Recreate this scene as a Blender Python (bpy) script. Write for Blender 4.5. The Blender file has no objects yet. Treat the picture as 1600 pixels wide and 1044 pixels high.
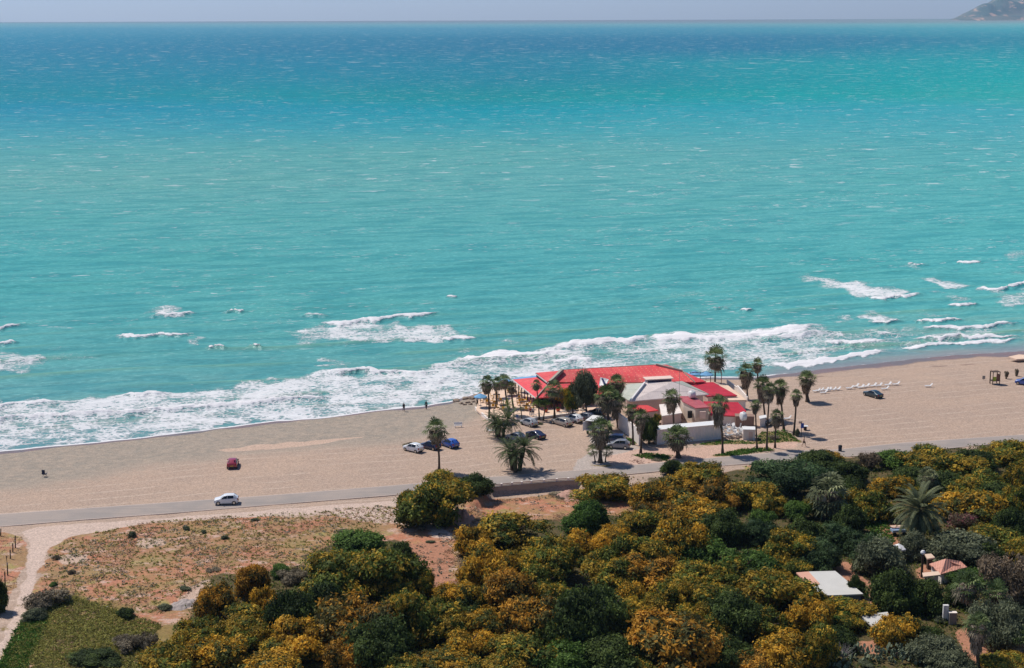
import bpy, bmesh, math, random
import numpy as np
from mathutils import Vector, Matrix
R = math.radians
rnd = random.Random(7)
S = bpy.context.scene
COL = S.collection
# ------------------------------------------------------------------ camera
CAMZ, FPX, PITCH, ROLL = 76.0, 2383.0, R(11.91), R(0.2)
cam_d = bpy.data.cameras.new('camera'); cam = bpy.data.objects.new('camera', cam_d); COL.objects.link(cam)
cam_d.sensor_width = 36.0; cam_d.lens = FPX / 1600.0 * 36.0
cam_d.clip_start = 1.0; cam_d.clip_end = 60000.0
CM = Matrix.Translation((0, 0, CAMZ)) @ Matrix.Rotation(R(90) - PITCH, 4, 'X') @ Matrix.Rotation(-ROLL, 4, 'Z')
cam.matrix_world = CM
S.camera = cam
# ------------------------------------------------------------------ sky, sun, exposure
SUN_EL = R(56.0); SUN_DIR = Vector((-0.80, 0.60, 0)).normalized()      # towards the sun, in plan
w = bpy.data.worlds.new('World'); S.world = w; w.use_nodes = True
wn = w.node_tree.nodes; wl = w.node_tree.links
sky = wn.new('ShaderNodeTexSky'); sky.sky_type = 'NISHITA'; sky.sun_disc = False
sky.sun_elevation = SUN_EL; sky.sun_rotation = math.atan2(SUN_DIR.x, SUN_DIR.y)
sky.altitude = 0; sky.air_density = 1.0; sky.dust_density = 0.3; sky.ozone_density = 6.0
tint = wn.new('ShaderNodeMixRGB'); tint.blend_type = 'MULTIPLY'; tint.inputs[0].default_value = 1.0
tcw = wn.new('ShaderNodeTexCoord'); spw = wn.new('ShaderNodeSeparateXYZ'); wl.new(tcw.outputs['Generated'], spw.inputs[0])
mrw = wn.new('ShaderNodeMapRange'); mrw.inputs[1].default_value = 0.0; mrw.inputs[2].default_value = 0.22; wl.new(spw.outputs[2], mrw.inputs[0])
tb = wn.new('ShaderNodeMixRGB'); tb.inputs[1].default_value = (1.14, 1.30, 1.92, 1); tb.inputs[2].default_value = (.92, .96, 1.03, 1)   # maritime air: bluer towards the horizon
wl.new(mrw.outputs[0], tb.inputs[0]); wl.new(tb.outputs[0], tint.inputs[2])
wl.new(sky.outputs[0], tint.inputs[1]); wl.new(tint.outputs[0], wn['Background'].inputs[0]); wn['Background'].inputs[1].default_value = 0.08
sd = bpy.data.lights.new('sun', 'SUN'); sd.energy = 4.3; sd.angle = R(0.53); sd.color = (1.0, 0.95, 0.88)
so = bpy.data.objects.new('sun', sd); COL.objects.link(so)
tosun = Vector((SUN_DIR.x * math.cos(SUN_EL), SUN_DIR.y * math.cos(SUN_EL), math.sin(SUN_EL)))
so.rotation_euler = tosun.to_track_quat('Z', 'Y').to_euler(); so.location = tosun * 400
S.view_settings.view_transform = 'Standard'; S.view_settings.look = 'None'
S.view_settings.exposure = 0.0; S.view_settings.gamma = 1.0
S.cycles.use_denoising = True; S.cycles.max_bounces = 6; S.cycles.diffuse_bounces = 3; S.cycles.sample_clamp_indirect = 4.0; S.cycles.glossy_bounces = 2
S.cycles.transmission_bounces = 3; S.cycles.transparent_max_bounces = 8; S.cycles.volume_bounces = 0
S.cycles.caustics_reflective = False; S.cycles.caustics_refractive = False
# ------------------------------------------------------------------ mapping between photograph and ground
RM = np.array(CM.to_3x3()); CP = np.array((0, 0, CAMZ))
G0 = 1.5                                                    # level of the beach flat
def at(px, py, z=G0):
    d = RM @ np.array(((px - 800) / FPX, -(py - 522) / FPX, -1.0))
    t = (z - CAMZ) / d[2]
    return Vector((d[0] * t, d[1] * t, z))
def proj(x, y, z):
    p = np.stack([x, y, z - CAMZ], -1) @ RM
    return 800 + FPX * p[..., 0] / -p[..., 2], 522 - FPX * p[..., 1] / -p[..., 2]
def ppm(P):                                                 # photograph pixels per metre at a point
    return FPX / -float((np.array(P) - CP) @ RM[:, 2])
def hash2(i, j, s):
    n = (i * 374761393 + j * 668265263 + s * 974634777) & 0xffffffff
    n = ((n ^ (n >> 13)) * 1274126177) & 0xffffffff
    return ((n ^ (n >> 16)) & 0xffff) / 65535.0
def vnoise(x, y, s=0):
    xi = np.floor(x).astype(np.int64); yi = np.floor(y).astype(np.int64)
    fx = x - xi; fy = y - yi; fx = fx * fx * (3 - 2 * fx); fy = fy * fy * (3 - 2 * fy)
    a = hash2(xi, yi, s); b = hash2(xi + 1, yi, s); c = hash2(xi, yi + 1, s); d = hash2(xi + 1, yi + 1, s)
    return (a * (1 - fx) + b * fx) * (1 - fy) + (c * (1 - fx) + d * fx) * fy
def fbm(x, y, s=0, o=4):
    t = 0; a = .5; k = 0
    for i in range(o):
        t = t + a * vnoise(x, y, s + i); k += a; a *= .5; x = x * 2.03 + 7.1; y = y * 2.03 + 3.7
    return t / k
def sstep(a, b, x):
    t = np.clip((x - a) / (b - a), 0, 1); return t * t * (3 - 2 * t)
def lin(r, g, b):
    return tuple(((c / 255) / 12.92 if c / 255 <= .04045 else ((c / 255 + .055) / 1.055) ** 2.4) for c in (r, g, b))
# ------------------------------------------------------------------ node and object helpers
class NT:
    def __init__(s, name):
        s.m = bpy.data.materials.new(name); s.m.use_nodes = True
        s.t = s.m.node_tree; s.t.nodes.clear()
        s.out = s.t.nodes.new('ShaderNodeOutputMaterial')
    def n(s, typ, ins=None, **props):
        nd = s.t.nodes.new('ShaderNode' + typ)
        for k, v in props.items(): setattr(nd, k, v)
        for k, v in (ins or {}).items(): s.put(nd.inputs[k], v)
        return nd
    def put(s, sock, v):
        if isinstance(v, bpy.types.NodeSocket): s.t.links.new(v, sock)
        elif isinstance(v, bpy.types.Node): s.t.links.new(v.outputs[0], sock)
        else:
            if sock.type == 'RGBA' and len(v) == 3: v = (*v, 1)
            sock.default_value = v
    def math(s, op, a, b=0.0, c=0.0, clamp=False):
        return s.n('Math', {0: a, 1: b, 2: c}, operation=op, use_clamp=clamp).outputs[0]
    def mix(s, f, a, b, mode='MIX'):
        return s.n('MixRGB', {0: f, 1: a, 2: b}, blend_type=mode).outputs[0]
    def pos(s): return s.n('NewGeometry').outputs['Position']
    def scale(s, v, xyz): return s.n('Mapping', {'Vector': v, 'Scale': xyz}).outputs[0]
    def noise(s, v, sc, det=3.0, rough=.55, dist=0.0, dim='3D'):
        return s.n('TexNoise', {'Vector': v, 'Scale': sc, 'Detail': det, 'Roughness': rough, 'Distortion': dist}, noise_dimensions=dim).outputs[0]
    def step(s, v, a, b):
        return s.n('MapRange', {0: v, 1: a, 2: b, 3: 0.0, 4: 1.0}, interpolation_type='SMOOTHSTEP').outputs[0]
    def attr(s, name, typ='GEOMETRY'): return s.n('Attribute', attribute_name=name, attribute_type=typ)
    def pbr(s, col, rough=.8, spec=.3, bump=None, bstr=.3, bdist=.1, **kw):
        ins = {'Base Color': col, 'Roughness': rough, 'Specular IOR Level': spec}; ins.update(kw)
        if bump is not None:
            ins['Normal'] = s.n('Bump', {'Height': bump, 'Strength': bstr, 'Distance': bdist}).outputs[0]
        b = s.n('BsdfPrincipled', ins); s.t.links.new(b.outputs[0], s.out.inputs[0]); return s.m
MATS = {}
def plain(name, col, rough=.6, var=.12, scale=3.0, spec=.3, metal=0.0, coat=0.0):
    """a painted or natural surface with soft wear in its colour and a faint bump"""
    if name in MATS: return MATS[name]
    t = NT(name); tc = t.n('TexCoord').outputs['Object']
    nz = t.noise(tc, scale, 4.0)
    f = t.math('MULTIPLY_ADD', nz, 2 * var, 1 - var)
    c = t.mix(1.0, col, t.n('CombineColor', {0: f, 1: f, 2: f}).outputs[0], 'MULTIPLY')
    MATS[name] = t.pbr(c, rough, spec, nz, .15, .02, Metallic=metal, **({'Coat Weight': coat, 'Coat Roughness': .06} if coat else {}))
    return MATS[name]
def ribbed(name, col, col2, ang=0.0, pitch=.35, dirt=.25, rough=.55):
    """corrugated sheet: ribs and blotchy fading"""
    t = NT(name); p = t.n('Mapping', {'Vector': t.pos(), 'Rotation': (0, 0, ang)}).outputs[0]
    rib = t.n('TexWave', {'Vector': p, 'Scale': 1 / pitch / 3.1416 / 2 * 3.1416, 'Distortion': 0.0}, bands_direction='X').outputs[1]
    nz = t.noise(p, .6, 5.0); n2 = t.noise(p, 4.0, 4.0)
    seam = t.n('TexWave', {'Vector': p, 'Scale': .16, 'Distortion': .1}, bands_direction='Y').outputs[1]
    st_ = t.noise(t.scale(p, (1.4, .2, .3)), 1.0, 5.0, .65); c = t.mix(t.math('MULTIPLY', t.step(nz, .42, .7), .8), col, col2); c = t.mix(t.math('MULTIPLY', t.step(st_, .48, .7), .5), c, tuple(q_ * .66 + .03 for q_ in col))
    f = t.math('MULTIPLY_ADD', n2, 2 * dirt, 1 - dirt)
    f = t.math('MULTIPLY', f, t.math('MULTIPLY_ADD', t.step(seam, .0, .04), .2, .8))
    c = t.mix(1.0, c, t.n('CombineColor', {0: f, 1: f, 2: f}).outputs[0], 'MULTIPLY')
    return t.pbr(c, rough, .3, rib, .5, .05)
def mesh(name, verts, faces, mat=None, parent=None, smooth=False, mats=None, fmat=None):
    me = bpy.data.meshes.new(name); me.from_pydata([tuple(v) for v in verts], [], faces)
    for m in (mats or ([mat] if mat else [])): me.materials.append(m)
    if fmat is not None: me.polygons.foreach_set('material_index', fmat)
    if smooth: me.polygons.foreach_set('use_smooth', [True] * len(me.polygons))
    me.update()
    o = bpy.data.objects.new(name, me); COL.objects.link(o)
    if parent: o.parent = parent
    return o
def thing(name, label, cat, loc=(0, 0, 0), rz=0.0, group=None):
    o = bpy.data.objects.new(name, None); COL.objects.link(o); o.empty_display_size = .5
    o.location = loc; o.rotation_euler = (0, 0, rz); tag(o, label, cat, group); return o
def tag(o, label, cat, group=None, kind=None):
    o['label'] = label; o['category'] = cat
    if group: o['group'] = group
    if kind: o['kind'] = kind
    return o
def dup(o, parent=None):
    c = o.copy(); COL.objects.link(c)
    if parent: c.parent = parent
    for ch in [q for q in o.children]: dup(ch, c)
    return c
class MB:
    """collects simple solids into one mesh"""
    def __init__(s): s.v = []; s.f = []; s.m = []
    def add(s, vs, fs, mi=0):
        k = len(s.v); s.v += [tuple(v) for v in vs]; s.f += [tuple(i + k for i in f) for f in fs]; s.m += [mi] * len(fs)
    def box(s, c, d, rz=0.0, mi=0, M=None):
        x, y, z = d[0] / 2, d[1] / 2, d[2] / 2
        vs = [Vector((i, j, k)) for i in (-x, x) for j in (-y, y) for k in (-z, z)]
        if M is None: M = Matrix.Rotation(rz, 3, 'Z')
        vs = [M @ q + Vector(c) for q in vs]
        s.add(vs, [(0, 1, 3, 2), (4, 6, 7, 5), (0, 4, 5, 1), (2, 3, 7, 6), (0, 2, 6, 4), (1, 5, 7, 3)], mi)
    def bar(s, a, b, wd, mi=0):
        a = Vector(a); b = Vector(b); d = b - a
        q = d.to_track_quat('Z', 'Y').to_matrix()
        s.box((a + b) / 2, (wd, wd, d.length), M=q, mi=mi)
    def tube(s, pts, rad, n=8, mi=0, cap=True):
        pts = [Vector(p) for p in pts]; rad = rad if isinstance(rad, (list, tuple)) else [rad] * len(pts)
        vs = []
        for i, p in enumerate(pts):
            d = pts[min(i + 1, len(pts) - 1)] - pts[max(i - 1, 0)]
            q = d.to_track_quat('Z', 'Y').to_matrix()
            vs += [p + q @ Vector((math.cos(a) * rad[i], math.sin(a) * rad[i], 0)) for a in [2 * math.pi * k / n for k in range(n)]]
        fs = [(i * n + k, i * n + (k + 1) % n, (i + 1) * n + (k + 1) % n, (i + 1) * n + k) for i in range(len(pts) - 1) for k in range(n)]
        if cap: fs += [tuple(reversed(range(n))), tuple(range((len(pts) - 1) * n, len(pts) * n))]
        s.add(vs, fs, mi)
    def lathe(s, c, prof, n=12, mi=0):
        s.tube([(c[0], c[1], c[2] + z) for r, z in prof], [max(r, .001) for r, z in prof], n, mi)
    def slab(s, top, th, mi=0):
        n = len(top); top = [Vector(p) for p in top]
        a = sum(((top[i].x * top[(i + 1) % n].y - top[(i + 1) % n].x * top[i].y) for i in range(n)))
        if a < 0: top.reverse()
        s.add(top + [p - Vector((0, 0, th)) for p in top],
              [tuple(range(n)), tuple(reversed(range(n, 2 * n)))] + [(i, n + i, n + (i + 1) % n, (i + 1) % n) for i in range(n)], mi)
    def walls(s, plan, z0, z1, mi=0):
        s.slab([(p[0], p[1], z1) for p in plan], z1 - z0, mi)
    def build(s, name, mat=None, parent=None, smooth=False, mats=None):
        return mesh(name, s.v, s.f, mat, parent, smooth, mats, s.m if mats else None)
def setattrs(me, dom, **arrs):
    for k, a in arrs.items():
        a = np.asarray(a, dtype=np.float32)
        if a.ndim == 2:
            at_ = me.attributes.new(k, 'FLOAT_COLOR', dom); at_.data.foreach_set('color', a.ravel())
        else:
            at_ = me.attributes.new(k, 'FLOAT', dom); at_.data.foreach_set('value', a)
def gridmesh(name, X, Y, Z, mat):
    ny, nx = X.shape
    me = bpy.data.meshes.new(name)
    me.vertices.add(nx * ny); me.vertices.foreach_set('co', np.stack([X, Y, Z], -1).astype(np.float32).ravel())
    i = np.arange(ny - 1)[:, None] * nx + np.arange(nx - 1)[None, :]
    q = np.stack([i, i + 1, i + nx + 1, i + nx], -1).reshape(-1, 4)
    me.loops.add(q.size); me.polygons.add(len(q))
    me.loops.foreach_set('vertex_index', q.ravel().astype(np.int32))
    me.polygons.foreach_set('loop_start', np.arange(0, q.size, 4, dtype=np.int32))
    me.polygons.foreach_set('use_smooth', np.ones(len(q), dtype=bool))
    me.update(calc_edges=True); me.validate()
    me.materials.append(mat)
    o = bpy.data.objects.new(name, me); COL.objects.link(o); return o
def inpoly(u, v, poly):
    r = np.zeros(u.shape, bool); n = len(poly)
    for i in range(n):
        x1, y1 = poly[i]; x2, y2 = poly[(i + 1) % n]
        c = ((y1 > v) != (y2 > v)) & (u < (x2 - x1) * (v - y1) / (y2 - y1 + 1e-9) + x1)
        r ^= c
    return r
def sdpoly(u, v, poly):                                      # signed distance, inside positive
    d = np.full(u.shape, 1e9); n = len(poly)
    for i in range(n):
        x1, y1 = poly[i]; x2, y2 = poly[(i + 1) % n]
        dx, dy = x2 - x1, y2 - y1
        t = np.clip(((u - x1) * dx + (v - y1) * dy) / (dx * dx + dy * dy + 1e-9), 0, 1)
        d = np.minimum(d, np.hypot(u - x1 - t * dx, v - y1 - t * dy))
    return np.where(inpoly(u, v, poly), d, -d)
def wpoly(pp, z=G0): return [tuple(at(a, b, z)[:2]) for a, b in pp]
# ================================================================== THE SETTING: land, road, sea, headland, haze
SHORE = [at(a, b, 0) for a, b in [(0, 706), (150, 692), (330, 671), (480, 655), (620, 639), (705, 629), (748, 616), (800, 604), (1000, 590),
                                  (1180, 590), (1240, 583), (1330, 571), (1440, 560), (1520, 554), (1600, 549)]]
sx = np.array([p.x for p in SHORE]); sy = np.array([p.y for p in SHORE])
def shoreY(x):
    x = np.asarray(x, float)
    y = np.interp(x, sx, sy)
    y = np.where(x < sx[0], sy[0] + (x - sx[0]) * .42, y)
    y = np.where(x > sx[-1], sy[-1] + (x - sx[-1]) * .42, y)
    return y + (vnoise(x * .11, x * 0, 5) - .5) * 1.6 + (vnoise(x * .4, x * 0, 6) - .5) * .5
def inland(x, y): return (shoreY(x) - y) * .92
DIP = wpoly([(738, 790), (766, 764), (830, 757), (906, 752), (925, 765), (905, 800), (760, 812)])
def ground(x, y):
    x = np.asarray(x, float); y = np.asarray(y, float)
    s = inland(x, y)
    z = np.where(s < 0, np.maximum(s * .09, -6), G0 * sstep(-6, 24, s) * 1.03 - G0 * .03 * 0)
    z = np.where(s < 0, s * .06, np.minimum(.035 * s + .02 * s * sstep(0, 12, s), 1e9))
    z = np.clip(z, -6, G0)
    z = z + (vnoise(x * .25, y * .25, 11) - .5) * .16 * sstep(2, 12, s) * 0.6
    dp = sdpoly(x, y, DIP); z = z - 1.15 * sstep(0, .7, dp) * (1 - .55 * sstep(4, 14, dp))
    return z
def gz(p): return float(ground(np.array([p.x]), np.array([p.y]))[0])
def gat(px, py):
    p = at(px, py)
    for _ in range(3): p = at(px, py, gz(p))
    return p
# ---- zones of the land, drawn as outlines on the ground
SCRUB = wpoly([(30, 1000), (52, 920), (66, 872), (92, 842), (150, 822), (230, 815), (330, 808), (420, 803), (520, 806), (600, 790), (655, 785), (720, 790),
               (766, 768), (905, 756), (960, 770), (1100, 740), (1190, 728), (1300, 716), (1400, 716), (1600, 690), (1900, 690), (2000, 1100), (-60, 1100)])
CORNER = wpoly([(-80, 826), (0, 830), (34, 838), (45, 850), (34, 890), (18, 930), (0, 965), (-80, 1000)])
PATH = wpoly([(-120, 1100), (0, 1003), (20, 960), (44, 880), (48, 848), (36, 832), (60, 824), (300, 806), (620, 782), (650, 786), (600, 795), (430, 806), (230, 818), (110, 838), (78, 856), (62, 890), (48, 935), (28, 985), (0, 1030), (-60, 1100)])
GRAVEL2 = wpoly([(520, 800), (600, 792), (650, 792), (700, 815), (716, 845), (690, 838), (640, 822), (560, 815)])
THICK = wpoly([(300, 960), (330, 900), (470, 885), (520, 840), (630, 850), (660, 930), (720, 930), (715, 830), (800, 812), (905, 815), (1000, 800), (1000, 750), (1180, 735), (1300, 716), (1400, 712), (1600, 690), (1900, 690), (2000, 1100), (180, 1100)])
GREENL = wpoly([(8, 1044), (25, 1000), (45, 955), (110, 930), (170, 950), (250, 975), (240, 1044), (180, 1100), (0, 1100)])
BAREGARDEN = [wpoly(q) for q in ([(1500, 975), (1530, 985), (1550, 1010), (1600, 1000), (1600, 1040), (1500, 1044)], [(1255, 878), (1330, 880), (1375, 920), (1370, 950), (1340, 945)],
              [(1365, 815), (1395, 820), (1410, 850), (1390, 860)], [(1560, 870), (1640, 860), (1640, 900), (1560, 885)], [(640, 850), (700, 850), (715, 920), (680, 930), (640, 890)], [(1440, 880), (1470, 885), (1470, 905), (1430, 905)], [(1340, 1000), (1420, 1000), (1430, 1018), (1340, 1020)])]
ORANGE = [wpoly(q) for q in ([(330, 699), (400, 690), (520, 681), (565, 681), (500, 691), (420, 699), (350, 702)], [(205, 845), (225, 838), (256, 842), (254, 852), (230, 857), (208, 854)], [(270, 935), (330, 900), (300, 960)],
          [(90, 870), (150, 862), (140, 880), (95, 885)])]
LOT = wpoly([(885, 738), (925, 700), (925, 678), (960, 676), (1000, 700), (1015, 722), (960, 735)])
DIRT = wpoly([(960, 735), (940, 715), (1010, 700), (1090, 700), (1130, 692), (1200, 684), (1250, 690), (1240, 700), (1150, 706), (1080, 722), (1020, 728)])
WEEDY = [wpoly(q) for q in ([(1080, 696), (1130, 688), (1180, 690), (1190, 676), (1225, 672), (1250, 690), (1225, 690), (1190, 694), (1140, 694)], [(1115, 712), (1160, 702), (1200, 700), (1208, 704), (1150, 712)], [(990, 712), (1012, 708), (1050, 712), (1040, 720), (1000, 716)], [(628, 694), (650, 690), (662, 696), (640, 697)], [(925, 728), (945, 724), (960, 728), (940, 732)])]
def axis(parts):
    out = [];
    for a, b, st in parts: out.append(np.linspace(a, b, max(2, int(round((b - a) / st))), endpoint=False))
    out.append([parts[-1][1]]); return np.concatenate(out)
ax = axis([(-9000, -1500, 500), (-1500, -300, 60), (-300, -125, 6), (-125, 150, .62), (150, 300, 6), (300, 1500, 60), (1500, 9000, 500)])
ay = axis([(-3000, -200, 200), (-200, 120, 20), (120, 150, 3), (150, 345, .55), (345, 400, 3), (400, 900, 25), (900, 4500, 200)])
X, Y = np.meshgrid(ax, ay)
Zg = ground(X, Y)
def soft(poly, wdt=1.2, k=1.6, seed=20, fr=.35):
    d = sdpoly(X, Y, poly) + (fbm(X * fr, Y * fr, seed, 3) - .5) * 2 * k
    return sstep(-wdt, wdt, d)
inl = inland(X, Y)
nA = fbm(X * .05, Y * .05, 30, 4); nB = fbm(X * .3, Y * .3, 33, 4)
left = sstep(35, -20, X)
peb = left * sstep(32, 12, inl + (nA - .5) * 22) * .95 + .18
peb = np.maximum(peb, .75 * sstep(60, 90, X) * sstep(14, 2, inl) * 0)
wet = sstep(1.6 + 5.0 * sstep(40, 70, X), .2, inl + (vnoise(X * .2, Y * .05, 40) - .5) * 2)
scrub = np.maximum(soft(SCRUB, 1.5, 2.5), soft(CORNER, .8, 1.0, 22))
path = np.maximum(soft(PATH, .7, .6, 24), soft(GRAVEL2, 2.0, 2.0, 26))
thick = soft(THICK, 2.0, 2.5, 27)
bare = np.zeros_like(X)
for q in BAREGARDEN: bare = np.maximum(bare, soft(q, 1, 1.2, 41))
orange = np.zeros_like(X)
for q in ORANGE: orange = np.maximum(orange, soft(q, 1.0, 1.2, 43) * .85)
green = thick * (1 - bare)
wrack = sstep(1.0, .1, np.abs(inl - 7.5 - (vnoise(X * .08, X * 0, 50) - .5) * 6)) * sstep(.5, .62, fbm(X * .25, Y * .25, 52, 3)) * sstep(20, 50, X)
weed = soft(GREENL, 4, 7, 45) * (.55 + .7 * nB)
for q in WEEDY: weed = np.maximum(weed, soft(q, .6, 1.2, 46, .6))
lot = soft(LOT, 1.5, 1.0, 47); dirt = soft(DIRT, 1.0, 1.0, 48)
# ---- material of the land
t = NT('land'); P = t.pos()
A = t.attr('zoneA'); B = t.attr('zoneB'); C = t.attr('zoneC')
sa = t.n('SeparateColor', {0: A.outputs['Color']}).outputs; sb = t.n('SeparateColor', {0: B.outputs['Color']}).outputs; sc = t.n('SeparateColor', {0: C.outputs['Color']}).outputs
n1 = t.noise(P, .12, 5.0); n2 = t.noise(P, .7, 5.0, .6); n3 = t.noise(P, 3.0, 4.0, .65); n4 = t.noise(P, 11.0, 3.0, .75)
vor = t.n('TexVoronoi', {'Vector': P, 'Scale': 5.5, 'Randomness': 1.0})
grain = t.n('SeparateColor', {0: vor.outputs['Color']}).outputs[0]
def thr(wt, nz, k=.7, e=.12):
    v = t.math('MULTIPLY_ADD', t.math('SUBTRACT', nz, .5), k, wt); return t.step(v, .5 - e, .5 + e)
sand = t.mix(t.step(n1, .35, .65), lin(177, 151, 131), lin(169, 145, 127))
big = t.noise(t.scale(t.n('Mapping', {'Vector': P, 'Rotation': (0, 0, R(-16))}).outputs[0], (.018, .07, 1)), 1.0, 6.0, .6)
sand = t.mix(t.math('MULTIPLY', t.step(big, .44, .66), .38), sand, lin(162, 140, 124))
trk = t.n('TexWave', {'Vector': t.n('Mapping', {'Vector': P, 'Rotation': (0, 0, R(74))}).outputs[0], 'Scale': .09, 'Distortion': 7.0, 'Detail': 2.0, 'Detail Scale': .25}).outputs[1]
sand = t.mix(t.math('MULTIPLY', t.math('MULTIPLY', t.step(trk, .93, .985), t.step(n1, .42, .58)), .4), sand, lin(206, 184, 164))
sand = t.mix(t.math('MULTIPLY', t.step(n2, .45, .75), .35), sand, lin(170, 148, 132))
pebc = t.mix(t.step(n2, .3, .7), lin(140, 130, 117), lin(162, 145, 128))
c = t.mix(thr(sa[0], n2, .9, .35), sand, pebc)
c = t.mix(thr(sc[0], n2, .5), c, lin(174, 160, 150))                    # worn asphalt of the car park
c = t.mix(t.math('MULTIPLY', thr(sc[1], n2, .6), .8), c, lin(196, 160, 140))
scr = t.mix(t.step(t.math('MULTIPLY_ADD', t.noise(P, .16, 4.0, .6), .7, t.math('MULTIPLY', n2, .3)), .42, .58), lin(176, 116, 88), lin(150, 118, 80))
scr = t.mix(t.step(t.noise(t.scale(P, (1, 1.6, 1)), .35, 6.0, .65), .52, .66), scr, lin(188, 156, 138))
scr = t.mix(t.step(t.noise(t.scale(P, (1, 1, 1)), .22, 5.0, .6), .55, .68), scr, lin(150, 134, 78))
scr = t.mix(t.math('MULTIPLY', t.step(n3, .54, .72), .8), scr, lin(136, 116, 92))
scr = t.mix(t.math('MULTIPLY', t.step(t.noise(t.scale(P, (.5, 1, 1)), .09, 4.0, .5), .54, .66), .4), scr, lin(142, 128, 74))
c = t.mix(thr(sa[1], n2, .6), c, scr)
c = t.mix(thr(sa[2], n3, .5), c, lin(194, 170, 154))
grs = t.mix(t.step(n2, .35, .65), lin(92, 76, 42), lin(70, 66, 34))  # thicket floor, darkened in colour for the shade between crowns
grs = t.mix(t.step(n3, .55, .75), grs, lin(118, 90, 60))
c = t.mix(thr(sb[0], n3, .6), c, grs)
c = t.mix(thr(sb[1], n3, .6), c, lin(166, 116, 90))
c = t.mix(t.math('MULTIPLY', thr(sc[2], n3, .8), .85), c, t.mix(n3, lin(112, 104, 46), lin(140, 112, 66)))
c = t.mix(thr(A.outputs['Alpha'], n3, .3), c, lin(186, 158, 138))
c = t.mix(t.math('MULTIPLY', C.outputs['Alpha'], .6), c, lin(104, 82, 72))
g = t.math('MULTIPLY_ADD', grain, .42, .79)
g = t.math('MULTIPLY', g, t.math('MULTIPLY_ADD', n4, .9, .55))
c = t.mix(1.0, c, t.n('CombineColor', {0: g, 1: g, 2: g}).outputs[0], 'MULTIPLY')
wetm = t.step(t.math('MULTIPLY_ADD', t.math('SUBTRACT', n2, .5), .5, sb[2]), .3, .7)
wc = t.mix(t.step(n1, .4, .6), lin(98, 82, 76), lin(120, 86, 76))
c = t.mix(t.math('MULTIPLY', wetm, .8), c, wc)
rough = t.math('MULTIPLY_ADD', wetm, -.62, .9)
LANDM = t.pbr(c, rough, .35, n3, .5, .12)
land = gridmesh('ground', X, Y, Zg, LANDM); land['kind'] = 'structure'
one = np.ones_like(X)
setattrs(land.data, 'POINT', zoneA=np.stack([peb, scrub, path, orange], -1).reshape(-1, 4), zoneB=np.stack([green, bare, wet, one], -1).reshape(-1, 4),
         zoneC=np.stack([lot, dirt * .95, weed, wrack], -1).reshape(-1, 4))
# ---- the coast road
UP = [(-300, 827), (0, 803), (188, 790), (418, 774), (600, 759.5), (767, 745), (900, 735), (1035, 722), (1140, 713), (1240, 704), (1311, 702), (1416, 691), (1600, 679), (1900, 660)]
LO = [(-300, 850), (0, 823), (134, 812), (268, 802), (418, 789.5), (600, 775), (767, 760), (900, 749), (1035, 736), (1140, 727), (1240, 719), (1348, 712), (1430, 706), (1568, 692), (1900, 671)]
def resample(pp, xs): return [at(x, np.interp(x, [q[0] for q in pp], [q[1] for q in pp]), G0 + .09) for x in xs]
xs = np.arange(-300, 1901, 12); U = resample(UP, xs); L = resample(LO, xs)
t = NT('road_asphalt'); P = t.pos(); a1 = t.noise(P, .25, 5.0); a2 = t.noise(P, 5.0, 4.0, .7); a3 = t.noise(t.scale(P, (.08, 1, 1)), 1.2, 4.0)
c = t.mix(t.step(a1, .35, .65), lin(150, 140, 133), lin(162, 148, 138)); c = t.mix(t.math('MULTIPLY', t.step(a3, .45, .7), .5), c, lin(140, 131, 125))
uvw = t.attr('across').outputs['Fac']
edge = t.math('ADD', t.step(uvw, .10, .0), t.step(uvw, .93, 1.0)); c = t.mix(t.math('MULTIPLY', edge, t.step(a2, .3, .55)), c, lin(196, 174, 160))
f = t.math('MULTIPLY_ADD', a2, .4, .8); c = t.mix(1.0, c, t.n('CombineColor', {0: f, 1: f, 2: f}).outputs[0], 'MULTIPLY')
ROADM = t.pbr(c, .85, .25, a2, .3, .03)
vs = []; fs = []; K = 7; acr = []
for i, (u, l) in enumerate(zip(U, L)):
    for k in range(K):
        q = u.lerp(l, k / (K - 1)); vs.append((q.x, q.y, G0 + .10 + .05 * (1 - abs(2 * k / (K - 1) - 1)))); acr.append(k / (K - 1))
    vs.append((l.x, l.y - .02, G0 - .25)); acr.append(1.0)
for i in range(len(U) - 1):
    for k in range(K): a = i * (K + 1) + k; fs.append((a, a + 1, a + K + 2, a + K + 1))
road = mesh('road', vs, fs, ROADM, smooth=False); road['kind'] = 'structure'
setattrs(road.data, 'POINT', across=acr)
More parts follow.
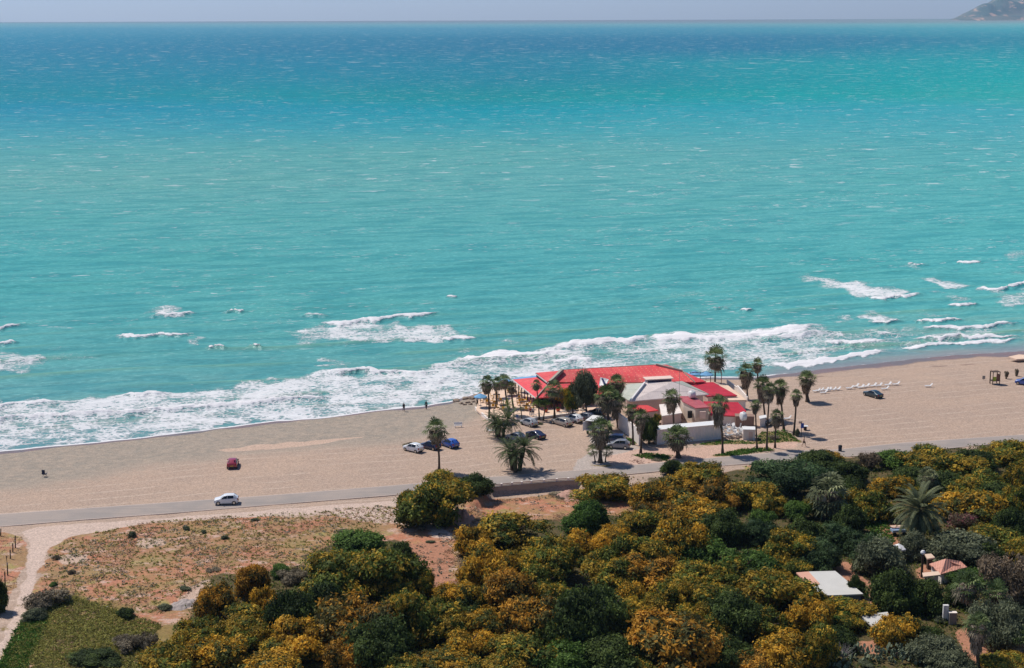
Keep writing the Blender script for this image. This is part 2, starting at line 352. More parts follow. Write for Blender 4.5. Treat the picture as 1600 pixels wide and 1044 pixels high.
# ---- the sea: one sheet from the beach to the horizon, colour from depth and silt with wave light and far haze painted in, foam where the waves break
YE = 15000.0
yr = np.concatenate([np.arange(225, 470, .62), 470 * (YE / 470) ** np.linspace(0, 1, 190)])
kk = np.concatenate([-np.geomspace(3.0, .40, 14), np.linspace(-.385, .385, 640), np.geomspace(.40, 3.0, 14)])
Xs = kk[None, :] * yr[:, None] * 1.0; Ys = np.repeat(yr[:, None], len(kk), 1)
near = sstep(620, 430, Ys)
inS = -inland(Xs, Ys)                                          # metres out from the waterline
un, vn_ = proj(Xs, Ys, np.zeros_like(Xs))
def band(pts, up, dn, I, soften=10):
    """a streak of foam along a line of ground points, given as photograph pixels; up/dn: reach seaward and landward in pixels"""
    px = [p[0] for p in pts]; py = [p[1] for p in pts]
    sd_ = int(abs(px[0])) % 97
    c = np.interp(un, px, py) + (vnoise(un * .06, un * 0, sd_) - .5) * 4 + (vnoise(un * .25, un * 0, sd_ + 7) - .5) * 1.6
    ln = min(max(px[-1] - px[0], 1) * .3, 46)
    e = np.clip(sstep(px[0] - 6, px[0] + ln, un) * sstep(px[-1] + 6, px[-1] - ln, un), 0, 1) ** .6
    th = .35 + .9 * vnoise(un * .045, un * 0, sd_ + 3) + .35 * vnoise(un * .2, un * 0, sd_ + 5)
    up = up * th; dn = dn * th * (.6 + .8 * vnoise(un * .12, un * 0, sd_ + 9))
    d = vn_ - c
    return I * e * np.where(d < 0, np.exp(-(d / up) ** 2), np.exp(-(d / dn) ** 2))
def area(top, bot, I, sf=7):
    x0_, x1_ = min(top[0][0], bot[0][0]), max(top[-1][0], bot[-1][0]); wq = min(40, (x1_ - x0_) * .35); uw = un + (vnoise(un * .02, vn_ * .25, 63) - .5) * 40
    e = sstep(x0_ - 12, x0_ + wq, uw) * sstep(x1_ + 12, x1_ - wq, uw)
    wob = (vnoise(un * .05, vn_ * .1, 61) - .5) * 14
    a = np.interp(un, *zip(*top)) + wob; b = np.interp(un, *zip(*bot)) + wob
    return I * e * sstep(a - sf, a + sf, vn_) * sstep(b + sf, b - sf, vn_)
solid = np.zeros_like(un); lace = np.zeros_like(un)
SH = [(float(q[0]), float(q[1])) for q in [(0, 706), (150, 692), (330, 671), (480, 655), (620, 639), (705, 629), (748, 616), (1000, 590), (1180, 585), (1240, 583), (1330, 571), (1440, 560), (1520, 554), (1600, 549)]]
for pts, up, dn, I in [
    ([(172, 529), (225, 527), (281, 524), (306, 523)], 2.5, 4, 1.0), ([(-40, 517), (0, 515), (37, 510)], 2.5, 3.5, 1.0), ([(232, 495), (310, 491)], 2, 2, .8), ([(350, 488), (384, 488)], 1.2, 1.6, .9),
    ([(325, 545), (350, 545)], 1, 1.5, .9), ([(390, 545), (407, 545)], 1.2, 1.8, .9), ([(-20, 539), (28, 537)], 1.2, 1.8, .9),
    ([(-40, 644), (0, 638), (60, 632), (106, 628)], 4, 5, .85), ([(-40, 662), (47, 654), (203, 647), (312, 638), (500, 623), (520, 620)], 2.5, 4, 1.0), ([(187, 620), (265, 618)], 2, 3, .9),
    ([(487, 505), (530, 506), (572, 502), (640, 496), (697, 490)], 3, 4.5, 1.0), ([(681, 533), (715, 532), (747, 529)], 2.5, 3.5, 1.0), ([(472, 493), (512, 494)], 2, 2, .6),
    ([(487, 584), (560, 581), (660, 586), (690, 582)], 3, 4, .85), ([(700, 566), (760, 560), (840, 555), (905, 552)], 7, 9, .95), ([(570, 600), (660, 598), (760, 590)], 3, 4, .55),
    ([(850, 546), (900, 542), (950, 537), (1000, 533), (1025, 530)], 5, 5, 1.0), ([(1000, 533), (1060, 530), (1100, 530), (1175, 527), (1250, 516), (1280, 513)], 7, 7, 1.0),
    ([(850, 566), (935, 563)], 3, 5, .8), ([(1192, 573), (1250, 569), (1300, 562), (1340, 556), (1395, 547)], 4, 6, 1.0), ([(1395, 546), (1450, 541), (1520, 536), (1600, 531)], 2.5, 3.5, 1.0),
    ([(1410, 533), (1500, 530), (1600, 526)], 3, 3, .85), ([(1200, 531), (1260, 526), (1300, 524)], 2.5, 4, .8), ([(1275, 536), (1340, 537), (1395, 535)], 4, 5, .85), ([(1362, 523), (1412, 525)], 3, 3, .7),
    ([(1350, 467), (1380, 469), (1420, 464), (1442, 460)], 2.5, 3.5, 1.0), ([(1492, 410), (1515, 412), (1532, 410)], 2, 2.5, 1.0), ([(1417, 413), (1447, 414)], 1.6, 1.6, .7),
    ([(1518, 453), (1560, 452), (1600, 446), (1640, 440)], 3, 4, 1.0), ([(1480, 478), (1505, 479), (1527, 476)], 2, 3, 1.0), ([(1360, 506), (1407, 504)], 1.6, 2.2, .9), ([(1425, 504), (1507, 502)], 2.6, 3, 1.0),
    ([(1427, 513), (1512, 515), (1560, 509), (1600, 504)], 2, 3, 1.0), ([(1157, 485), (1175, 484)], 1.2, 1.6, .9), ([(1110, 483), (1142, 485)], 1.6, 1.6, .6), ([(892, 327), (914, 327)], 1.2, 1.5, .95),
    ([(530, 321), (568, 322)], 1, 1.4, .8), ([(996, 234), (1050, 235)], .8, 1, .7), ([(700, 464), (712, 464)], 1.2, 1.6, .9), ([(820, 128), (834, 127)], 1, 1, .8), ([(1340, 559), (1437, 559)], 1, 1.2, .5),
    ([(1185, 577), (1260, 569), (1330, 558)], 1.5, 3, .4)]:
    solid = np.maximum(solid, band(pts, up * .8, dn * .8, I))
W0 = 1 * (un > -200)
shoreline = sstep(.9, .25, np.abs(inS - .5)) * (1 - .55 * sstep(1180, 1240, un)); solid = np.maximum(solid, shoreline * .95)
for top, bot, I in [
    ([(-60, 640), (0, 628), (94, 625), (187, 618), (265, 609), (344, 606), (437, 593), (500, 582), (575, 581), (665, 578), (712, 561), (775, 551), (837, 545), (900, 538)],
     [(-60, 715), (0, 706), (330, 672), (620, 640), (748, 617), (900, 600)], .69),
    ([(840, 545), (900, 540), (1000, 526), (1075, 521), (1187, 508), (1250, 505), (1300, 512), (1350, 528)], [(840, 600), (1000, 592), (1180, 578), (1350, 552)], .6),
    ([(1275, 520), (1400, 512), (1500, 510), (1600, 504)], [(1275, 560), (1400, 545), (1500, 537), (1600, 531)], .5),
    ([(208, 486), (260, 479), (315, 487)], [(208, 490), (260, 495), (315, 492)], .8), ([(70, 505), (135, 506)], [(70, 516), (135, 517)], .5), ([(-40, 552), (60, 550), (90, 555)], [(-40, 590), (60, 578), (90, 570)], .58),
    ([(60, 538), (180, 545)], [(60, 562), (180, 562)], .38), ([(322, 505), (366, 506)], [(322, 513), (366, 513)], .45), ([(405, 504), (445, 500)], [(405, 512), (445, 508)], .42),
    ([(440, 515), (500, 506), (620, 503), (690, 512), (747, 522)], [(440, 540), (500, 535), (640, 536), (747, 534)], .68), ([(712, 508), (752, 515)], [(712, 520), (752, 526)], .42), ([(770, 523), (819, 530)], [(770, 532), (819, 539)], .55),
    ([(290, 525), (310, 524)], [(290, 536), (312, 546)], .6), ([(500, 562), (553, 566)], [(500, 578), (553, 580)], .6), ([(690, 545), (780, 540)], [(690, 556), (780, 556)], .45),
    ([(900, 452), (960, 458), (1015, 470)], [(900, 470), (960, 484), (1015, 487)], .30), ([(1020, 452), (1100, 450)], [(1020, 468), (1100, 470)], .34), ([(1050, 478), (1100, 478)], [(1050, 492), (1100, 506)], .34),
    ([(1247, 430), (1300, 434), (1380, 446), (1435, 454)], [(1247, 442), (1300, 450), (1350, 468), (1435, 466)], .74), ([(1425, 430), (1470, 438), (1540, 446)], [(1425, 437), (1470, 450), (1540, 456)], .66),
    ([(1540, 455), (1640, 452)], [(1540, 478), (1640, 484)], .52), ([(1555, 394), (1640, 394)], [(1570, 408), (1640, 408)], .6), ([(1430, 397), (1492, 398)], [(1430, 407), (1492, 407)], .45), ([(1540, 420), (1640, 420)], [(1540, 432), (1640, 432)], .4),
    ([(1465, 455), (1512, 460)], [(1465, 472), (1512, 478)], .5), ([(1297, 488), (1340, 490)], [(1297, 506), (1340, 506)], .62), ([(1340, 485), (1400, 488)], [(1340, 506), (1400, 506)], .68), ([(1405, 480), (1510, 492)], [(1405, 500), (1510, 503)], .45),
    ([(1417, 410), (1447, 410)], [(1417, 417), (1447, 417)], .55), ([(640, 448), (668, 448)], [(640, 462), (668, 464)], .35), ([(855, 430), (876, 430)], [(855, 437), (876, 437)], .45), ([(1110, 480), (1145, 481)], [(1110, 488), (1145, 488)], .5)]:
    lace = np.maximum(lace, area(top, bot, I))
lace = lace * (.50 + .80 * fbm(un * .03, vn_ * .12, 71, 3)) * (vn_ > 360)
film = sstep(5.5 + 7 * sstep(1150, 1230, un), 0, inS) * (.25 + .75 * sstep(1150, 1230, un))
silt = sstep(60, 0, inS) * (.4 + .6 * fbm(Xs * .02, Ys * .05, 75, 3))
# colour of the water: rows of (photograph row, colours from left to right); the top rows paint the pale horizon haze
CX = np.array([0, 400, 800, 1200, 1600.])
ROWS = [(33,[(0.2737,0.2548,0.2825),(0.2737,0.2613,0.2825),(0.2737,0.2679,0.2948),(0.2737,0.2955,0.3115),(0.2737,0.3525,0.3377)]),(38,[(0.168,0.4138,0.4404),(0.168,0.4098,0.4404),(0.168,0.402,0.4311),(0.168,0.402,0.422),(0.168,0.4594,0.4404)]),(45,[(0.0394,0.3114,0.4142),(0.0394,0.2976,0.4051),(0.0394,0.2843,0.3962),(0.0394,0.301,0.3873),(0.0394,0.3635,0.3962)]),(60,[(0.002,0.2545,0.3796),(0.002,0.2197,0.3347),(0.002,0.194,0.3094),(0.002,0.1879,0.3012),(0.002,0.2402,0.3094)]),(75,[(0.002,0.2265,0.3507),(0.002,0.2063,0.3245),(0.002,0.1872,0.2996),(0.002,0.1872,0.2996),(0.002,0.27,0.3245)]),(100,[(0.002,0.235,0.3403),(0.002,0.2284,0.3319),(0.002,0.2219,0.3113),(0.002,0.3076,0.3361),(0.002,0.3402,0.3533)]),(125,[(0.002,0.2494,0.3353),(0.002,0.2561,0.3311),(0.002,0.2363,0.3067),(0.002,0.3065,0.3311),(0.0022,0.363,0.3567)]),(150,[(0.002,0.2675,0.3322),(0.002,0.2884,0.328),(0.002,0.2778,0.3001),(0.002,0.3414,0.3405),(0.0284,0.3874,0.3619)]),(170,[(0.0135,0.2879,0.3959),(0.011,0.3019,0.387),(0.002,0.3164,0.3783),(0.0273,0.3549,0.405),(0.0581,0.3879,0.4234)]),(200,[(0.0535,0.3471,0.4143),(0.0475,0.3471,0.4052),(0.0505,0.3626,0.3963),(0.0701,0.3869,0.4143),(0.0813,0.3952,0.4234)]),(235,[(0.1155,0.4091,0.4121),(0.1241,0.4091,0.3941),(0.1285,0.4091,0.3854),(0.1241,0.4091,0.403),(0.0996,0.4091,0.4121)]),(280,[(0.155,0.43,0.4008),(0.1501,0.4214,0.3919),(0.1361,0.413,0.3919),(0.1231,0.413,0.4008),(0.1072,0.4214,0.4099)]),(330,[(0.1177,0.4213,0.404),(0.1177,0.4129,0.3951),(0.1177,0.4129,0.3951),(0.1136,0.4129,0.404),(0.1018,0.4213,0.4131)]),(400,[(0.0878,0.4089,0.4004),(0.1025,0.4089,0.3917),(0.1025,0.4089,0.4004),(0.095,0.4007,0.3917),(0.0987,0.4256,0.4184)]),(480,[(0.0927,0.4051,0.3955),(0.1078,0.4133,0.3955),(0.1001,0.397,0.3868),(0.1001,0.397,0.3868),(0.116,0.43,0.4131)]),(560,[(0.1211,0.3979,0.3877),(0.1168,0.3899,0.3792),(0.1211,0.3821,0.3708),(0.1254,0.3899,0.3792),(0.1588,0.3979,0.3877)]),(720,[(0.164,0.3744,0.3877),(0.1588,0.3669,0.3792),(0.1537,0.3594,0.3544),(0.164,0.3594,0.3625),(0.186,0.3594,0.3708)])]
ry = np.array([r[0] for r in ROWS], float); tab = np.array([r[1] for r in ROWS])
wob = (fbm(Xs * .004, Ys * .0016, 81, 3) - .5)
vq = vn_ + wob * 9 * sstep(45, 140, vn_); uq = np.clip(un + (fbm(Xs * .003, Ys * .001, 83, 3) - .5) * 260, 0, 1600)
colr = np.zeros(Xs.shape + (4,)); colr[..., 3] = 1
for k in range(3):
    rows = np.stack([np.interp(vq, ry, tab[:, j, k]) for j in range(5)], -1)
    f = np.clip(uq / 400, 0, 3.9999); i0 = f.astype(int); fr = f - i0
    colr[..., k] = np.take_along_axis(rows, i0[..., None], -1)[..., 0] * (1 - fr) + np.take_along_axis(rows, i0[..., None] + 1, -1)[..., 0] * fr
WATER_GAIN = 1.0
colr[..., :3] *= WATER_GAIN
# swell: real relief close to the shore
ph = Ys * .92 - Xs * .30 + 6 * fbm(Xs * .02, Ys * .02, 85, 2) * 2
crest = (np.maximum(0, np.sin(ph * 2 * math.pi / 15.0 + 5 * fbm(Xs * .012, Ys * .012, 86, 2))) ** 5) * sstep(.42, .62, fbm(Xs * .018, Ys * .04, 88, 3)) * sstep(430, 330, Ys - .25 * Xs) * sstep(4, 14, inS)
swell = .45 * crest + .20 * np.sin(ph * 2 * math.pi / 11.0) * (fbm(Xs * .03, Ys * .06, 87, 2)) + .10 * (fbm(Xs * .25, Ys * .5, 89, 3) - .5)
Zs = near * sstep(1, 16, inS) * (swell + solid * .95 + lace * .3 * vnoise(Xs * .5, Ys * .5, 77)) - .02
Zs = np.where(inS < -2, -.35, Zs)
t = NT('sea_water'); P = t.pos()
wc = t.attr('water').outputs['Color']; fo = t.n('SeparateColor', {0: t.attr('foam').outputs['Color']}).outputs
Pr = t.n('Mapping', {'Vector': P, 'Rotation': (0, 0, R(-14))}).outputs[0]
w1 = t.noise(t.scale(Pr, (.05, .16, 1)), 1.0, 5.0, .62, .6); w2 = t.noise(t.scale(Pr, (.22, .8, 1)), 1.0, 5.0, .65, .4); w3 = t.noise(t.scale(Pr, (.012, .035, 1)), 1.0, 4.0, .6); w4 = t.noise(t.scale(Pr, (.5, 1.1, 1)), 1.0, 4.0, .7, .5)
hgt = t.math('ADD', t.math('MULTIPLY', w1, 1.6), t.math('MULTIPLY_ADD', w2, .55, t.math('MULTIPLY', w4, .22)))
# swell light and dark and sparkle painted into the colour, plus silt mottling
c = t.mix(t.math('MULTIPLY', t.step(w1, .44, .62), .8), wc, t.mix(1.0, wc, lin(214, 255, 238), 'MULTIPLY'))
c = t.mix(t.math('MULTIPLY', t.step(w1, .54, .40), .75), wc, t.mix(1.0, wc, lin(200, 228, 236), 'MULTIPLY'))
c = t.mix(t.math('MULTIPLY', t.step(w3, .45, .7), .30), c, t.mix(1.0, c, lin(226, 246, 238), 'MULTIPLY'))
streak = t.step(w4, .54, .72)
c = t.mix(t.math('MULTIPLY', t.math('MULTIPLY', streak, t.step(w1, .40, .66)), .42), c, lin(176, 222, 204))  # pale sparkle streaks on the waves, painted as colour
f = t.math('MULTIPLY_ADD', w4, .95, .52); c = t.mix(1.0, c, t.n('CombineColor', {0: f, 1: f, 2: f}).outputs[0], 'MULTIPLY')
c = t.mix(t.math('MULTIPLY', t.attr('silt').outputs['Fac'], t.math('MULTIPLY', t.step(w1, .46, .62), .45)), c, lin(150, 150, 130))
cr_ = t.attr('crest').outputs['Fac']; c = t.mix(t.math('MULTIPLY', cr_, t.math('MULTIPLY_ADD', w4, .9, .1)), c, lin(128, 176, 146))  # crests lightened in colour as if light came through them
c = t.mix(t.math('MULTIPLY', fo[2], .75), c, lin(150, 142, 148))  # swash film, the sky's lavender reflection painted into its colour
# foam lace
wd = t.noise(P, .35, 4.0, .6); Pw = t.n('VectorMath', {0: P, 1: t.n('VectorMath', {0: t.n('TexNoise', {'Vector': P, 'Scale': .45, 'Detail': 3.0}).outputs[1], 'Scale': 2.4}, operation='SCALE').outputs[0]}, operation='ADD').outputs[0]
ve = t.n('TexVoronoi', {'Vector': t.scale(Pw, (.55, .9, 1)), 'Scale': 1.0}, feature='DISTANCE_TO_EDGE').outputs[0]
ve2 = t.n('TexVoronoi', {'Vector': t.scale(Pw, (1.3, 2.2, 1)), 'Scale': 1.0}, feature='DISTANCE_TO_EDGE').outputs[0]
pat = t.math('SUBTRACT', 1.0, t.math('MINIMUM', t.math('MULTIPLY', ve, 2.4), t.math('MULTIPLY_ADD', ve2, 2.2, .18)))
pat = t.math('ADD', t.math('MULTIPLY', pat, .50), t.math('MULTIPLY', t.noise(t.scale(Pr, (.11, 1.25, 1)), 1.0, 5.0, .70), .80))
lv = t.math('ADD', fo[0], pat); lmask = t.step(lv, 1.15, 1.44)
sm = t.step(t.math('ADD', fo[1], t.math('MULTIPLY', t.math('SUBTRACT', t.noise(t.scale(P, (.5, 1.3, 1)), 1.0, 5.0, .7), .5), 1.1)), .40, .66)
# white horses far out
wv = t.noise(t.scale(Pr, (.30, 1.0, 1)), .75, 4.0, .6, .6); wsel = t.noise(t.scale(Pr, (.02, .05, 1)), .8, 2.0)
caps = t.math('MULTIPLY', t.step(wv, .60, .66), t.step(wsel, .46, .62))
yd = t.n('SeparateXYZ', {0: P}).outputs[1]
wv2 = t.noise(t.scale(Pr, (.085, .13, 1)), 1.0, 4.0, .6, .5); wv3 = t.noise(t.scale(Pr, (.03, .022, 1)), 1.0, 3.0, .6)
caps = t.math('MAXIMUM', caps, t.math('MULTIPLY', t.math('MULTIPLY', t.step(wv2, .605, .655), t.math('MULTIPLY_ADD', t.step(wsel, .4, .6), .6, .25)), t.step(yd, 420, 800)))
caps = t.math('MAXIMUM', caps, t.math('MULTIPLY', t.math('MULTIPLY', t.step(wv3, .60, .66), .6), t.step(yd, 1400, 2600)))
far = t.step(t.n('SeparateXYZ', {0: P}).outputs[1], 300, 420)
caps = t.math('MULTIPLY', caps, t.math('MULTIPLY', far, .62))
fm = t.math('MAXIMUM', t.math('MAXIMUM', t.math('MULTIPLY', lmask, .9), sm), caps, clamp=True)
c = t.mix(fm, c, t.mix(wd, (.84, .81, .80), (.90, .87, .86)))
nb_ = t.n('Bump', {'Height': t.math('ADD', hgt, t.math('MULTIPLY', fm, .5)), 'Strength': .75, 'Distance': .6}).outputs[0]
df = t.n('BsdfDiffuse', {'Color': c, 'Roughness': .3, 'Normal': nb_}); gl = t.n('BsdfGlossy', {'Color': (.9, .95, 1), 'Roughness': .3, 'Normal': nb_})
mx_ = t.n('MixShader', {0: t.math('MULTIPLY_ADD', fm, -.03, .04), 1: df.outputs[0], 2: gl.outputs[0]}); t.t.links.new(mx_.outputs[0], t.out.inputs[0])
sea = gridmesh('sea', Xs, Ys, Zs, t.m); sea['kind'] = 'structure'
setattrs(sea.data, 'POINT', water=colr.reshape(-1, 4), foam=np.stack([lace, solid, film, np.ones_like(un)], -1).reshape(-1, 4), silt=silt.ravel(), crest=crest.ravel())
# ---- headland on the horizon, about 12 km out
hx = np.linspace(3500, 9000, 260); hy = np.linspace(12300, 14800, 70)
HX, HY = np.meshgrid(hx, hy)
hu, _ = proj(HX, HY, np.zeros_like(HX))
prof = np.interp(hu, [1484, 1492, 1505, 1515, 1530, 1545, 1560, 1600, 1700], [0, 12, 48, 74, 120, 160, 185, 205, 215])
hn = fbm(HX * .003, HY * .003, 91, 5); gul = np.abs(fbm(HX * .0045, HY * .0012, 93, 4) - .5) * 2
HZ = prof * sstep(12700, 13500, HY + (hn - .5) * 500) * (.72 + .5 * hn) * (.8 + .35 * gul)
shelf = np.interp(hu, [1500, 1512, 1530, 1560, 1700], [0, 14, 24, 34, 40]); HZ = np.maximum(HZ, shelf * sstep(12330, 12500, HY) * (.6 + .8 * hn)) - 2
t = NT('headland_rock_hazed'); P = t.pos(); nz = t.noise(P, .004, 6.0, .65); n2 = t.noise(t.scale(P, (1, .3, 2)), .012, 5.0, .6)
c = t.mix(t.step(nz, .42, .58), (.10, .15, .14), (.18, .195, .17)); c = t.mix(t.step(n2, .53, .66), c, lin(206, 170, 148))  # rock paled and blued in colour to stand for distance haze
HM = t.pbr(c, .95, .05)
head = gridmesh('headland', HX, HY, np.clip(HZ, -3, 236), HM); head['kind'] = 'structure'
# ---- the air: one closed box round everything
def haze_box(dens):
    m = bpy.data.materials.new('haze_air'); m.use_nodes = True; nt = m.node_tree; nt.nodes.clear()
    o = nt.nodes.new('ShaderNodeOutputMaterial'); v = nt.nodes.new('ShaderNodeVolumePrincipled')
    v.inputs['Color'].default_value = (.50, .74, 1.0, 1); v.inputs['Density'].default_value = dens; v.inputs['Anisotropy'].default_value = .35
    nt.links.new(v.outputs[0], o.inputs['Volume'])
    b = MB(); b.box((0, 6100, 116), (54000, 18400, 250)); h = b.build('haze', m); h['kind'] = 'stuff'; return h
haze = haze_box(4.6e-5)
# ================================================================== vegetation kit
def leaf_mat(name, leaf, leaf2, bloom=None, cover=0.0, trans=.32):
    t = NT(name)
    tint = t.attr('tint').outputs['Fac']; bl = t.attr('bloom').outputs['Fac']
    rn = t.n('ObjectInfo').outputs['Random']
    c = t.mix(t.math('MULTIPLY_ADD', t.math('SUBTRACT', rn, .5), .5, tint, True), leaf, leaf2)
    if bloom:
        thr_ = t.math('MULTIPLY_ADD', t.math('SUBTRACT', rn, .5), .30, 1 - cover)
        b2 = tuple(x * .62 for x in bloom)
        bc = t.mix(t.attr('tint').outputs['Fac'], b2, bloom)
        c = t.mix(t.step(bl, thr_, t.math('ADD', thr_, .08)), c, bc)
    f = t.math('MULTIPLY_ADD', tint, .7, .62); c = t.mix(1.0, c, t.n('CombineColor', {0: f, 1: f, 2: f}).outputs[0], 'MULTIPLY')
    d = t.n('BsdfPrincipled', {'Base Color': c, 'Roughness': .7, 'Specular IOR Level': .18})
    tr = t.n('BsdfTranslucent', {'Color': c})
    m = t.n('MixShader', {0: trans, 1: d.outputs[0], 2: tr.outputs[0]}); t.t.links.new(m.outputs[0], t.out.inputs[0])
    return t.m
def bark(name, col): return plain(name, col, .9, .35, 4.0, .1)
BARK = bark('bark', (.11, .08, .06)); PALMBARK = bark('palm_bark', (.10, .075, .055))
def leaf_quads(P, N, size, rg, asp=1.5, droop=0.0):
    n = len(P)
    r = rg.normal(size=(n, 3)); r[:, 2] -= droop
    t1 = np.cross(N, r); t1 /= np.linalg.norm(t1, axis=1)[:, None] + 1e-9
    t2 = np.cross(N, t1)
    s = size * rg.uniform(.6, 1.4, n)[:, None]
    a = t1 * s * asp * .5; b = t2 * s * .5
    return np.stack([P - a, P + b * .9 + a * .1, P + a, P - b * .9 + a * .1], 1).reshape(-1, 3)
def quadmesh(name, V, mats, tint, bloom, core=None):
    nq = len(V) // 4
    allv = V if core is None else np.concatenate([V, core[0]])
    me = bpy.data.meshes.new(name)
    F = np.arange(nq * 4).reshape(-1, 4)
    if core is not None:
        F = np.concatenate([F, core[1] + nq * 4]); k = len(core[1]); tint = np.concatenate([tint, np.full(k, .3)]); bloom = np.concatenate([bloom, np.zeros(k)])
    me.vertices.add(len(allv)); me.vertices.foreach_set('co', allv.astype(np.float32).ravel())
    me.loops.add(F.size); me.polygons.add(len(F))
    me.loops.foreach_set('vertex_index', F.astype(np.int32).ravel()); me.polygons.foreach_set('loop_start', np.arange(0, F.size, 4, dtype=np.int32))
    me.update(calc_edges=True)
    for m in mats: me.materials.append(m)
    setattrs(me, 'FACE', tint=tint, bloom=bloom)
    return me
def core_balls(lobes, k=.74):
    V = []; F = []; na, nb = 8, 5; base = 0
    for c, r in lobes:
        for i in range(nb + 1):
            th = math.pi * i / nb
            for j in range(na):
                a = 2 * math.pi * j / na
                V.append((c[0] + r[0] * k * math.sin(th) * math.cos(a), c[1] + r[1] * k * math.sin(th) * math.sin(a), c[2] + r[2] * k * math.cos(th)))
        for i in range(nb):
            for j in range(na): F.append((base + i * na + j, base + i * na + (j + 1) % na, base + (i + 1) * na + (j + 1) % na, base + (i + 1) * na + j))
        base += na * (nb + 1)
    return np.array(V), np.array(F)
def crown_mesh(name, seed, mat, nl=16, nleaf=5200, size=.10, lobe=(.26, .46), clump=True, droop=0.0, sparse=False, asp=1.5):
    """crown that fills about x,y in [-1,1] and z in [0,1]: lobes, twig clumps on them, leaves on the clumps"""
    rg = np.random.default_rng(seed)
    lobes = []
    for i in range(nl):
        a = rg.uniform(0, 2 * math.pi); rr = math.sqrt(rg.uniform(0, 1)) * rg.choice([.62, .74, .86])
        h = rg.uniform(.15, .78) * (1 - .45 * rr * rr) if i else .62
        s = rg.uniform(*lobe) * rg.choice([.6, .85, 1.05]); lobes.append((np.array([math.cos(a) * rr, math.sin(a) * rr, h]), np.array([s, s, s * rg.uniform(.42, .62)])))
    npc = 14; ncl = nleaf // npc
    P = []; N = []; B = []; T = []
    tot = sum(float(l[1][0]) ** 2 for l in lobes)
    for c, r in lobes:
        m = max(4, int(ncl * float(r[0]) ** 2 / tot))
        d = rg.normal(size=(m, 3)); d[:, 2] = d[:, 2] * .8 + .30; d /= np.linalg.norm(d, axis=1)[:, None]
        cc = c + d * r * rg.uniform(.80, 1.22, (m, 1))
        lt = rg.uniform(.12, .88); lb = rg.uniform(-.36, .3)
        for k in range(m):
            spread = size * rg.uniform(.7, 1.7)
            q = cc[k] + rg.normal(size=(npc, 3)) * spread * np.array([1, 1, .7])
            nn = d[k] * .8 + rg.normal(size=(npc, 3)) * .55; nn[:, 2] += .5
            P.append(q); N.append(nn / np.linalg.norm(nn, axis=1)[:, None])
            cb = rg.uniform(0, 1) + lb + .18 * d[k][2]
            B.append(np.clip(cb + rg.normal(size=npc) * .07, 0, 1)); T.append(np.clip(lt + rg.uniform(-.3, .3) + rg.normal(size=npc) * .14, 0, 1))
    P = np.concatenate(P); N = np.concatenate(N)
    ok = P[:, 2] > .02; P, N, B, T = P[ok], N[ok], np.concatenate(B)[ok], np.concatenate(T)[ok]
    V = leaf_quads(P, N, size * 1.0, rg, asp, droop)
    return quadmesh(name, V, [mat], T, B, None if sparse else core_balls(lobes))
def trunk_mesh(seed, limbs=5):
    """stem with limbs up into the crown: fills z 0..1, unit crown radius"""
    r_ = random.Random(seed); b = MB()
    b.tube([(0, 0, -.05), (.03, .02, .15), (-.02, .03, .32)], [.10, .075, .06], 7)
    for k in range(limbs):
        a = 2 * math.pi * (k + r_.random() * .6) / limbs; q = r_.uniform(.3, .6)
        b.tube([(-.02, .03, .28), (math.cos(a) * q * .4, math.sin(a) * q * .4, .45), (math.cos(a) * q, math.sin(a) * q, r_.uniform(.55, .75))], [.05, .035, .012], 5)
    o = b.build('trunk', BARK); me = o.data; bpy.data.objects.remove(o); return me
GOLD = (.62, .355, .035); GOLD2 = (.54, .35, .04)
KINDS = dict(
    G=('acacia_tree', 'bright golden blossoming acacia', leaf_mat('acacia_gold_leaf', (.07, .085, .018), (.13, .14, .03), GOLD, .72)),
    N=('acacia_tree', 'orange-brown blossoming acacia', leaf_mat('acacia_orange_leaf', (.07, .075, .02), (.13, .11, .03), (.56, .285, .035), .70)),
    Y=('acacia_tree', 'yellow-green acacia in half bloom', leaf_mat('acacia_yellow_leaf', (.085, .12, .02), (.17, .20, .035), GOLD2, .58)),
    M=('acacia_tree', 'olive green acacia flecked with gold', leaf_mat('acacia_olive_leaf', (.06, .09, .014), (.14, .17, .03), GOLD2, .42)),
    D=('broadleaf_tree', 'dark green broadleaf tree', leaf_mat('dark_leaf', (.036, .060, .014), (.10, .138, .032))),
    L=('leafy_bush', 'fresh green leafy bush', leaf_mat('fresh_leaf', (.055, .115, .02), (.12, .195, .035))),
    O=('olive_tree', 'grey-green olive tree', leaf_mat('grey_leaf', (.08, .098, .05), (.20, .215, .125))),
    P=('mastic_tree', 'dense dark green domed mastic tree', leaf_mat('mastic_leaf', (.032, .062, .022), (.095, .15, .055))),
    B=('bare_tree', 'pinkish brown thinly leafed tree', leaf_mat('brown_leaf', (.12, .09, .055), (.23, .17, .11), (.42, .14, .16), .10)),
    U=('dry_shrub', 'greyish brown dry shrub', leaf_mat('dry_leaf', (.15, .12, .08), (.30, .25, .17))))
CROWN = {}; TRUNKS = [trunk_mesh(s) for s in (1, 2, 3)]
def crowns(kind):
    if kind not in CROWN:
        m = KINDS[kind][2]; sd = sum(map(ord, kind)) * 13
        cfg = dict(nl=30, nleaf=16000, size=.052, lobe=(.22, .42))
        if kind in 'GNYM': cfg = dict(nl=34, nleaf=18000, size=.046, lobe=(.20, .40), droop=.9, asp=2.0)
        if kind == 'P': cfg = dict(nl=28, nleaf=15000, size=.042, lobe=(.24, .36), asp=1.2)
        if kind == 'L': cfg = dict(nl=16, nleaf=12000, size=.055, asp=1.7)
        if kind in 'BU': cfg = dict(nl=16, nleaf=8000, size=.045, sparse=True, asp=2.4)
        CROWN[kind] = [crown_mesh('crown', sd + i * 101, m, **cfg) for i in range(4)]
    return CROWN[kind]
TREES = []
